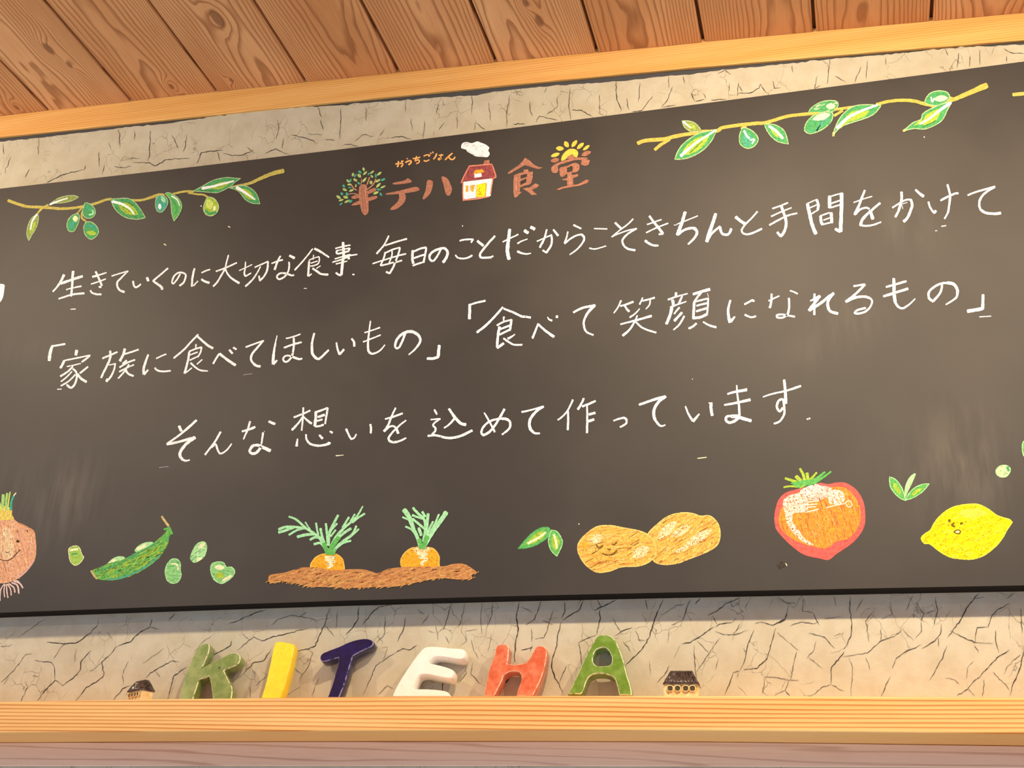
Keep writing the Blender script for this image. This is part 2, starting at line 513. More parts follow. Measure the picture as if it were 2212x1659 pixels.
LINE2 = '''T 90 710
C 「
34 170,305 290,285 405,265
52>58 180,310 145,430 130,550
C 家
52 605,375 592,455
44 390,555 360,620 325,680
28 400,550 620,505 840,460
34 830,470 760,530 695,575
22 440,655 560,630 675,602
30>34 540,655 450,745 325,825
22>26 525,740 430,840 335,915
24>30 580,795 480,900 335,990
34>40 540,695 590,740 610,820 590,920 545,1000 495,1020 435,970
34 800,660 665,770
40>44 620,785 690,870 775,920
18 272,1050 345,1046
C 族
36>30 1055,515 1180,460 1310,405
40 1185,385 1190,440
40>36 1195,470 1160,580 1090,720 1030,850
24 1170,630 1280,605
30>36 1275,605 1250,720 1190,840 1120,915
38 1120,910 1140,870
46 1440,350 1410,450 1355,560
32 1430,440 1550,405 1675,362
30 1350,670 1480,590 1615,540
36 1470,550 1405,610
30>26 1345,745 1470,680 1595,625
30 1510,620 1460,700 1400,780 1325,860
38>34 1455,715 1500,780 1590,820
C に
36>46 1845,450 1800,570 1765,700 1770,790
36 1775,795 1840,715
26 1985,515 2070,475 2155,440
36>30 1960,680 2010,725 2100,740 2180,735 2230,728
T 360 690
C 食
32>34 545,262 430,380 290,530 125,670
36>42 530,290 640,390 720,455 800,500
28 510,430 505,490
30 390,555 500,510 605,480
30 605,485 585,570 540,650
24 405,615 535,565
26 400,705 540,640
38>40 390,570 370,700 340,830 310,935
24 335,920 435,840
24 615,695 525,775
36>26 415,755 500,830 580,880 710,893
C べ
34 805,765 860,670 910,595
44>50 920,595 1040,690 1190,790
38 1085,530 1140,588
36 1155,488 1205,518
C て
30 1370,480 1530,420 1680,370
32>46 1660,385 1560,500 1480,600 1460,690 1510,770 1570,805 1620,812
T 570 670
C ほ
16>60 228,440 195,600 170,750 160,930
36 170,935 225,870
26 385,490 500,462 630,415
34 350,650 500,595 650,555
38>32 515,480 520,600 505,720 480,810 420,880 370,895 335,860 350,810 410,785 490,805
44>36 500,810 600,845 660,838
C し
34>54 872,400 840,530 830,650 845,760 900,830
46>34 900,832 960,840 1040,770 1120,690
C い
30>42 1255,560 1275,670 1310,765
40 1315,765 1385,680
36>42 1520,495 1560,550 1565,625
C も
26 1745,390 1870,350 2010,300
26 1720,550 1870,490 2020,430
26>42 1845,190 1825,350 1805,520 1805,680 1830,740
40>20 1825,730 1880,755 1970,725 2040,670 2095,600
T 770 660
C の
44>34 840,490 800,600 745,715 700,745
36>56 700,745 670,710 690,610 770,510 880,455 980,455
56>24 980,455 1070,510 1105,590 1080,670 1000,770 905,850
C 」
50>54 1432,690 1415,880
46 1420,890 1330,915 1225,918
T 990 620
C 「
50 200,300 193,550
32>36 195,310 320,270 465,238
C 食
38>44 770,350 640,500 470,670 325,785
34>42 790,375 940,435 1090,505 1170,515 / 1160,512 1250,528
32 790,515 785,580
30 670,665 790,600 925,565
40 920,565 905,690 890,750
38 720,730 900,665
36 715,825 880,745
48>44 715,690 690,820 670,1040
44 675,1055 785,975
46>20 860,895 920,860 980,820
36>32 785,890 870,950 970,1000 1105,998
C べ
32>40 1385,635 1330,770 1285,885
36>50 1385,645 1500,750 1655,860
16>40 1545,520 1570,560 1620,580
48 1695,512 1720,518
T 1210 610
C て
36>44 230,520 330,465 450,425 605,400
48>30 595,405 490,510 420,640 410,740 450,850 575,912
C 笑
32>22 1055,315 1000,430 930,530
32>38 1045,410 1150,380 1265,335
28>44 1115,395 1160,470 1195,500
24>30 1428,265 1405,320 1375,380
30>34 1425,320 1530,295 1635,265
28>20 1560,310 1545,390 1485,460
20>32 1375,455 1300,540 1205,605
30>42 1045,725 1200,685 1340,650 1580,580
26>44 1335,575 1290,680 1200,820 1085,920
30>34 1305,680 1400,770 1500,820 1660,868
T 1410 590
C 顔
44 405,340 400,405
32>22 265,460 400,410 600,355
52 345,465 355,545
34 510,400 445,540
30>20 305,590 440,540 580,492
56>46 330,590 300,730 235,880
36>28 460,595 370,705
46 505,685 375,825
36>26 545,745 460,890 360,980
44>56 700,365 830,325 985,280
38 845,325 720,490
30 715,500 945,440
32 960,430 955,560 940,715
44 720,500 710,640 705,790
34 760,565 930,520
38 755,660 940,605
48 700,780 820,765 940,710
38 625,958 700,920 755,870
30>40 875,845 970,900 1095,938
8 945,345 965,410
C に
34>56 1345,470 1310,600 1310,720 1335,850
54>30 1350,835 1420,755
36 1590,540 1720,470
40 1720,468 1755,485
36>30 1595,720 1700,765 1785,745
T 1640 580
C な
26 165,560 260,515 345,475
34>42 215,440 210,560 185,680
26>30 535,385 600,405 665,440
36>40 512,515 520,640 505,750 480,820
34 480,805 410,850 320,850 305,810 390,795 480,810 615,835
C れ
38 957,440 955,650 955,800
26 885,560 945,535
40 930,540 1045,475
50>46 1050,475 970,580 860,725
50>48 865,725 1050,610 1200,490 1290,430
48>50 1285,430 1190,570 1200,690 1250,750 1360,780
C る
34 1635,305 1830,275
42 1830,280 1680,430 1500,575
50>40 1500,575 1660,505 1820,485 1930,520
32>40 1930,520 1955,580 1910,680 1830,750 1720,780 1655,770 1700,720 1840,685
T 1890 570
C も
38 195,400 370,350 540,300
44 150,562 350,500 570,430
52>60 325,255 330,400 335,550 350,660
44>34 350,660 400,740 480,770 560,725
34>22 560,730 630,670 695,605
C の
38>40 1165,360 1130,500 1010,645
44>40 1010,650 935,590 940,480 1040,390 1150,340 1250,330
54>50 1250,328 1360,350 1425,440 1430,500
44>26 1430,490 1400,590 1230,705
C 」
50 1872,535 1865,780
62 1860,775 1720,800 1605,820
18 1810,918 2010,905'''
LINE3 = '''T 340 870
C そ
50 375,405 415,490
44>36 675,305 430,520 165,715
40>48 165,720 400,670 640,600
60>52 650,600 500,710 410,830 390,910 430,980
44>24 430,980 490,1005 560,990
C ん
38>34 1095,505 1000,670 900,800 825,900
38>26 940,770 1005,715 1035,790 1060,850 1100,880 1200,820 1285,710
C な
34>44 1465,495 1580,465 1690,420
38>30 1605,325 1560,470 1490,630
44 1930,325 2035,370
40>26 1830,520 1815,620 1800,720
48>50 1795,760 1720,860 1640,880 1600,830 1650,750 1740,735 1830,770
60 1830,775 1955,830
10 1845,500 1855,495
T 610 840
C 想
34 200,492 350,435 480,375
34>28 362,325 355,480 335,720
28>42 345,490 270,600 165,712
32>44 370,485 430,545 505,600
50 580,395 575,520 560,640
36 590,400 680,370 780,330
34 785,330 765,450 740,605
38>46 615,490 730,450
34 600,555 690,530
36 565,650 640,645 710,620
24>46 262,865 245,990
34>46 408,790 420,880 480,950 580,980 690,980 820,945
34 790,930 830,940
34>44 640,800 695,860
34>40 825,735 865,762
C い
42>32 1105,695 1150,800 1190,870
34>26 1190,870 1240,850 1280,785
38 1522,615 1535,680 1530,765
C を
28>36 1780,522 1900,490 2080,425
30>44 1960,330 1890,480 1830,630 1760,735
34 1765,735 1850,660 1920,645 1970,680
46 1975,680 2005,770
26>40 2140,545 2030,630 1900,760 1840,850 1850,895
46>30 1850,900 1930,925 2040,900 2140,850
M
14 925,1155 1035,1150
T 910 840
C 込
34 228,362 270,440
26 165,532 330,518
26>40 328,520 240,580 205,630 245,680 240,730 190,790
38>46 115,815 250,805 420,845 560,845 720,800 880,720
44>56 480,345 580,490 690,600 770,618
40>26 575,515 490,610 395,678
C め
28>40 1092,415 1170,550 1275,745
40>44 1440,350 1340,530 1240,680 1160,760 1070,805
40>36 1070,800 1040,750 1075,660 1170,570 1300,525 1400,515
50>32 1400,515 1490,530 1540,590 1520,690 1400,790
C て
34>30 1740,402 1900,365 2110,305
42>56 2115,305 1990,390 1900,500 1870,610 1890,700
54>30 1890,700 1960,765 2050,770
T 1180 820
C 作
34>30 460,350 380,520 290,630 200,698
38>36 375,545 380,700 372,870
34>46 650,325 600,430 548,515
38 625,465 740,420 850,370
32>40 705,440 710,650 705,920
44 740,605 845,575
46 720,725 825,690
C っ
28>38 1165,712 1270,675 1350,660
40>34 1350,662 1385,690 1380,760 1280,822
C て
42>46 1610,435 1750,385 1900,335 2060,290
44>56 2070,295 1960,370 1880,480 1860,600 1880,690
50>26 1880,690 1940,770 1995,805 2060,785
T 1480 800
C い
26>44 5,625 60,760 130,875
52>26 140,880 245,755
22 410,565 470,568
52 447,580 450,680 470,780
C ま
34>54 735,410 850,375 1065,335
36>52 680,600 850,570 1125,510
26>44 893,260 905,420 930,600 940,780
54>40 930,815 850,880 770,905 710,870 720,800 800,790
64 800,795 920,795
60 920,810 1030,840 1140,875
C す
24>42 1350,460 1520,405 1760,350 2000,270
44>58 1715,165 1725,270 1740,450 1740,570
42 1735,560 1680,500 1610,540 1590,640 1640,710 1690,650
42>34 1700,510 1715,640 1715,760 1640,880 1540,925
34 2115,850 2122,840
28 2145,825 2160,840
M
14 120,150 130,152'''
LOGO = '''D logo_tree_drawing
T 720 340 8.0145
S tree_leaves
L lgreen 40 515,172 535,238
L teal 44 430,235 488,272
L lgreen 44 345,265 335,330
L teal 30 405,282 358,348
L lgreen 55 425,290 478,345
L lgreen 38 585,240 515,305
L teal 26 628,262 598,312
L lgreen 32 705,230 635,285
L teal 36 735,278 738,355
L lgreen 34 645,305 688,350
L lgreen 40 835,250 758,312
L lgreen 38 228,382 278,432
L teal 36 310,370 285,432
L lgreen 44 348,370 412,412
L teal 36 418,430 465,468
L lgreen 40 580,348 500,430
L lgreen 52 650,400 655,468
L lgreen 42 815,380 725,428
L teal 42 900,368 820,405
L teal 42 165,470 195,522
L lgreen 34 242,470 318,468
L teal 24 250,522 318,525
L lgreen 28 395,460 385,520
L lgreen 42 820,440 740,525
L lgreen 34 905,492 815,530
L lgreen 42 160,545 238,575
L lgreen 36 355,555 272,588
L teal 36 745,552 835,560
L teal 42 130,608 165,655
L teal 46 228,605 245,672
L lgreen 46 785,592 690,635
L teal 36 808,610 840,670
L lgreen 46 52,660 130,718
L lgreen 50 172,680 255,700
L lgreen 32 180,725 92,755
L lgreen 38 285,738 192,785
L teal 40 328,738 275,785
L teal 28 160,782 105,832
S tree_trunk
K twig 14 488,370 482,470
K twig 22 628,345 585,470
K twig 20 735,375 690,470 590,555
K twig 18 310,470 350,535 405,565
K twig 14 262,640 330,625 425,640
F brown 445,530 480,475 540,465 580,490 590,580 608,700 610,930 575,990 540,1000 495,950 462,820 440,680
K dbrown 10 480,490 500,700 530,950
K dbrown 8 525,560 550,760 575,950
K lbrown 10 560,500 560,650 580,800
F brown 585,590 700,530 740,550 720,590 590,640
F brown 605,700 730,665 765,690 730,720 610,755
F brown 435,645 330,670 315,695 345,720 440,700
F brown 450,750 350,795 315,825 345,835 455,815
D logo_characters_drawing
T 720 340 8.0145
S katakana_te
F brown 1042,440 1225,400 1290,362 1360,420 1270,450 1060,470
F brown 935,620 1130,580 1390,515 1470,525 1475,575 1240,622 930,645
F brown 1140,620 1230,625 1255,690 1220,790 1100,890 1000,910 995,880 1100,780 1140,700
S katakana_ha
F brown 1625,405 1700,400 1725,450 1690,600 1590,715 1548,705 1600,560
F brown 1870,345 1920,335 1985,380 2050,520 2045,600 2005,662 1950,635 1910,480
T 1080 290 9.6174
S kanji_meal
FL brown 520,485 610,540 700,625 800,680 890,690 880,700 800,725 700,700 520,640 430,690 230,805 180,830 158,800 190,775 380,650 470,560
FL brown 485,735 585,730 595,780 685,775 680,900 650,1010 600,1050 520,1065 415,1110 410,1200 470,1190 400,1250 360,1300 300,1318 280,1200 280,960 295,850 420,800 495,785
FL board 430,850 565,820 560,880 430,930
FL board 425,970 552,915 545,1000 420,1060
FL brown 470,1130 560,1110 610,1110 740,1020 815,1055 770,1110 660,1155 770,1255 660,1262 560,1180
K lbrown 12 340,900 340,1200
K dbrown 8 370,880 370,1180
K dbrown 7 560,620 760,700
S kanji_hall
F gold 1275,550 1285,460 1350,370 1450,305 1570,315 1620,370 1620,430 1590,480 1530,455 1510,420 1440,440 1380,500 1350,530
F brown 1390,510 1410,460 1470,425 1530,450 1540,490
L gold 95 1325,300 1165,290
L gold 80 1058,460 1240,400
L gold 95 1345,150 1420,270
L gold 80 1600,125 1490,265
L gold 80 1740,180 1600,305
L gold 66 1860,230 1725,330
L brown 95 1055,560 1232,520
L brown 95 1890,360 1695,440
F brown 1065,700 1120,640 1240,580 1500,500 1650,480 1830,490 1720,530 1550,540 1350,600 1210,650 1210,750 1180,800 1110,805 1075,770
FL brown 1700,520 1780,510 1870,540 1840,630 1770,660 1680,630
F brown 1245,700 1400,655 1520,600 1600,600 1650,650 1645,730 1600,780 1500,800 1380,830 1310,885 1255,870 1240,800
FL board 1390,700 1500,655 1515,700 1505,765 1395,800
FL brown 1400,820 1480,800 1500,850 1620,825 1625,870 1515,915 1525,1050 1620,1040 1800,940 1850,960 1820,1010 1650,1070 1420,1110 1300,1130 1230,1165 1170,1145 1290,1095 1400,1070 1390,960 1320,955 1285,940 1400,905
K lbrown 10 1440,850 1460,1050
K lbrown 9 1570,640 1580,760
D logo_kana_drawing
T 840 320 13.825
K orange 45 200,475 300,455 / 330,455 400,450 410,500 365,560
K orange 45 280,395 290,470 255,560
K orange 46 370,395 430,390
K pinko 44 540,300 560,330
K orange 48 500,430 570,390 650,380 660,430 590,495
K orange 40 720,310 830,300 930,270
K orange 40 830,245 800,330 780,380 / 780,385 880,350 910,390 880,440 820,460
K orange 40 1045,240 1130,200 1225,215 1185,245
K orange 40 1045,370 1110,390 1205,350
K orange 36 1240,140 1265,170
K orange 40 1300,110 1325,145
K orange 46 1430,165 1390,260 1335,325
K orange 36 1495,215 1620,205
K orange 36 1570,180 1550,270 1545,310 1500,350 1475,320 1520,300 1570,320
K orange 44 1895,155 1780,250 1680,350 / 1720,290 1790,270 1830,320 1880,340 1940,320 1975,265
D logo_house_drawing
T 970 290 10.37
S smoke_cloud
F white 270,280 300,200 400,175 510,200 630,160 720,190 820,230 900,300 880,360 910,440 860,510 740,505 600,495 500,440 410,390 380,345 290,320
K cgrey 12 330,240 380,205 450,200
K cgrey 12 370,255 450,245
K cgrey 8 500,300 580,245 600,300 640,310
K cgrey 8 670,270 780,260
K cgrey 10 430,380 480,405
K cgrey 10 520,450 600,470
K cgrey 10 670,470 770,490
K cgrey 8 720,400 760,380 770,420
S house_roof
FL brown 790,590 905,575 905,680 760,690
FL maroon 450,710 960,665 1050,940 1000,985 320,1060 270,1090
K pinko 26 455,710 960,670 / 960,670 1050,940 1000,975
K pinko 24 455,710 340,930 270,1090
K dmaroon 16 500,750 700,740 850,720
K dmaroon 16 450,800 420,930 560,1000
K dmaroon 14 800,780 940,860 940,930
K dmaroon 14 620,1000 800,970 900,950
FL gold2 535,885 600,800 750,785 790,845 700,870
FL white 565,890 720,870 735,950 570,975
S house_wall
FL white 325,1065 965,990 930,1385 320,1460
K pinko 26 315,1075 310,1280 320,1490 / 320,1475 600,1450 900,1395 / 930,1340 950,1180 985,990
K cgrey 8 590,1130 595,1420
FL gold2 375,1150 435,1150 430,1280 370,1300
FL gold2 490,1140 580,1130 545,1300 490,1270
K dgrey 12 480,1150 475,1250
FL gold2 620,1130 830,1085 850,1110 825,1395 605,1420
FL yellow 635,1130 820,1100 800,1390 620,1400
K dgold 14 690,1200 660,1270 720,1310 650,1350 760,1350'''
OLIVE = '''D olive_branch_drawing
T 0 350 6.9125
S twig
K oliveyel 44>36 120,575 250,620 400,665 560,672 750,685 900,697 1060,690 1230,665 1420,620 1560,570 1660,550
K oliveyel 34 430,1150 440,1100
K oliveyel 30 720,640 620,700 560,770
K oliveyel 24 1225,680 1150,770
K oliveyel 30 1230,740 1220,830 1280,880
K oliveyel 34 1960,570 2100,570 2212,545 2400,490 2440,485
S leaf
F olive 735,635! 860,545 1000,505 1110,500 1175,525! 1080,575 940,610 820,615
O palegreen 10
K white 26>16 745,635 880,580 1010,540
S leaf
F olive 565,770! 575,850 540,980 470,1100 430,1175! 400,1080 415,960 470,840
O palegreen 10
I lime 0.5 0 60
K white 28>18 550,780 480,890 455,1010
S leaf
F green 1650,555! 1780,545 1920,545 2020,610 2100,710 2170,830! 2050,855 1900,835 1770,760 1700,670
O palegreen 12
I lime 0.6 20 20
H dgreen 6 14 35 160 3
K white 42>22 1680,590 1800,620 1900,670 1960,720 2000,780
S olive
F green 1275,610 1350,630 1410,690 1420,780 1350,840 1260,820 1230,740 1250,670
O palegreen 12
K teal 30 1300,660 1350,720
K mint 26 1380,720 1390,770 1330,790
S olive
F green 1170,775 1185,850 1150,960 1100,1035 1030,1030 1000,960 1020,860 1090,790
O palegreen 12
K teal 50 1090,900 1060,980
L cream 80 1120,800 1130,890
S olive
F green 1290,890! 1370,900 1450,970 1470,1060 1400,1140 1340,1150 1270,1080 1250,980 1270,920
O palegreen 12
K teal 34 1300,950 1400,960 1440,1000
L lime 70 1290,1050 1440,1070
T 310 350 6.9125
S twig
K oliveyel 34 0,565 110,525 230,485 310,495
K oliveyel 28>36 440,475 620,440 740,440
K oliveyel 28 670,460 800,480 900,490 960,525
K oliveyel 30>66 1290,380 1440,350 1580,320 1760,240 1920,175 2090,130
S olive
F teal2 250,495 330,520 365,590 340,670 280,745 210,735 180,660 185,560 215,505
O palegreen 11
L mint 60 270,510 320,610
L white 50 240,620 245,710
L teal 80 310,600 290,690
S leaf
F grass 320,470! 370,455 440,485 520,540 570,630 560,720 520,800 455,885! 420,760 410,640 390,550
O palegreen 11
K white 22>14 420,510 500,560 540,650
K green 30 430,560 490,650 490,760
S leaf
F green 740,435! 880,360 1050,270 1230,232 1340,238 1455,245! 1370,300 1290,370 1130,450 1050,458 900,445
O palegreen 11
I lime 0.5 60 20
K dgreen 10 850,420 950,430 1050,420
K white 40>24 875,395 1050,360 1200,320 1345,285
S olive
F lime 960,525 1050,545 1110,620 1120,700 1080,770 1010,805 930,780 895,700 915,610
O palegreen 14
K green 40 930,720 980,770 1080,750
L cream 40 1070,650 1050,730
L ylime 110 960,560 1010,700
S leaf
F green 1280,385! 1400,360 1520,355 1640,420 1700,500 1740,625! 1620,615 1520,560 1450,470 1390,420
O palegreen 11
I lime 0.6 0 0
K white 50>20 1390,380 1480,430 1580,500 1665,560
D olive_branch_drawing
T 1370 240 5.2667
S twig
K yel 44>36 40,365 130,335 330,320 450,290 620,260 780,235 940,225 1000,190 1150,165 1380,140 1500,130 1650,85 1800,50 2080,25
K yel 36 235,440 300,385 400,320
K yel 30 1220,200 1270,175
K yel 24 1480,150 1510,135
S leaf
F olive 545,110! 640,115 710,150 750,200 760,235! 650,232 590,200 560,160
O palegreen 9
I lime 0.5 0 0
K white 26>14 560,120 610,165 650,190
S leaf
F green 460,548! 500,450 560,370 650,300 760,245 940,210! 890,320 830,400 760,460 660,515 560,545
O palegreen 10
I lime 0.66 10 0
K dgreen 9 630,480 760,355 770,345
K white 34>18 530,510 620,430 720,350 830,280 930,215
S olive
F green 1240,190 1320,210 1390,270 1410,330 1370,395 1290,425 1210,380 1195,300 1215,220
O palegreen 10
L teal2 110 1280,250 1290,410
K white 22 1250,220 1280,280 1310,310
K white 16 1320,330 1370,320 1340,370
S leaf
F green 1480,150! 1580,150 1670,190 1720,250 1755,375! 1640,350 1560,290 1510,220
O palegreen 10
I lime 0.45 -10 0
K white 30 1535,170 1620,230 1690,310
T 1720 170 4.4959
S olive
F green 140,290 220,235 310,212 390,220 405,260 370,310 300,330 180,345 125,340
O palegreen 9
H cream 8 10 -25 60 5
L cream 60 290,270 380,265
S olive
F green 80,480 110,410 180,350 270,325 350,330 350,390 310,450 230,505 140,535 90,515
O palegreen 9
H teal2 12 14 -60 110 6
L cream 66 160,395 330,345
S twig
K yel 26 375,300 440,290 550,275 / 370,360 450,310
K yel 30>34 780,250 900,220 1020,210 1130,215 1230,240 1340,265
K yel 34>60 1470,225 1560,190 1700,130 1850,65
K oliveyel 34 2105,155 2212,145 2260,140
K yel 24 1470,175 1530,195
K yel 24 360,555 365,520
K yel 24 1040,510 1100,470
K yel 26 0,352 130,340 210,335
S leaf
F green 355,560! 380,470 440,360 540,275 660,252 825,260! 760,340 670,385 560,420 450,460 380,520
O palegreen 9
I lime 0.6 0 0
K white 32>18 395,480 500,380 640,310 790,255
S olive
F green 1250,220 1290,150 1360,120 1450,125 1490,170 1450,230 1370,262 1290,250
O palegreen 9
L cream 60 1340,200 1470,185
K white 14 1310,180 1320,225 1340,190
S leaf
F green 1040,510! 1130,430 1210,395 1230,340 1310,290 1430,240 1510,225! 1470,300 1420,400 1330,460 1240,490 1140,485
O palegreen 9
I lime 0.6 0 0
K dgreen 8 1230,470 1350,410
K white 30>16 1500,235 1390,310 1290,390 1200,440'''
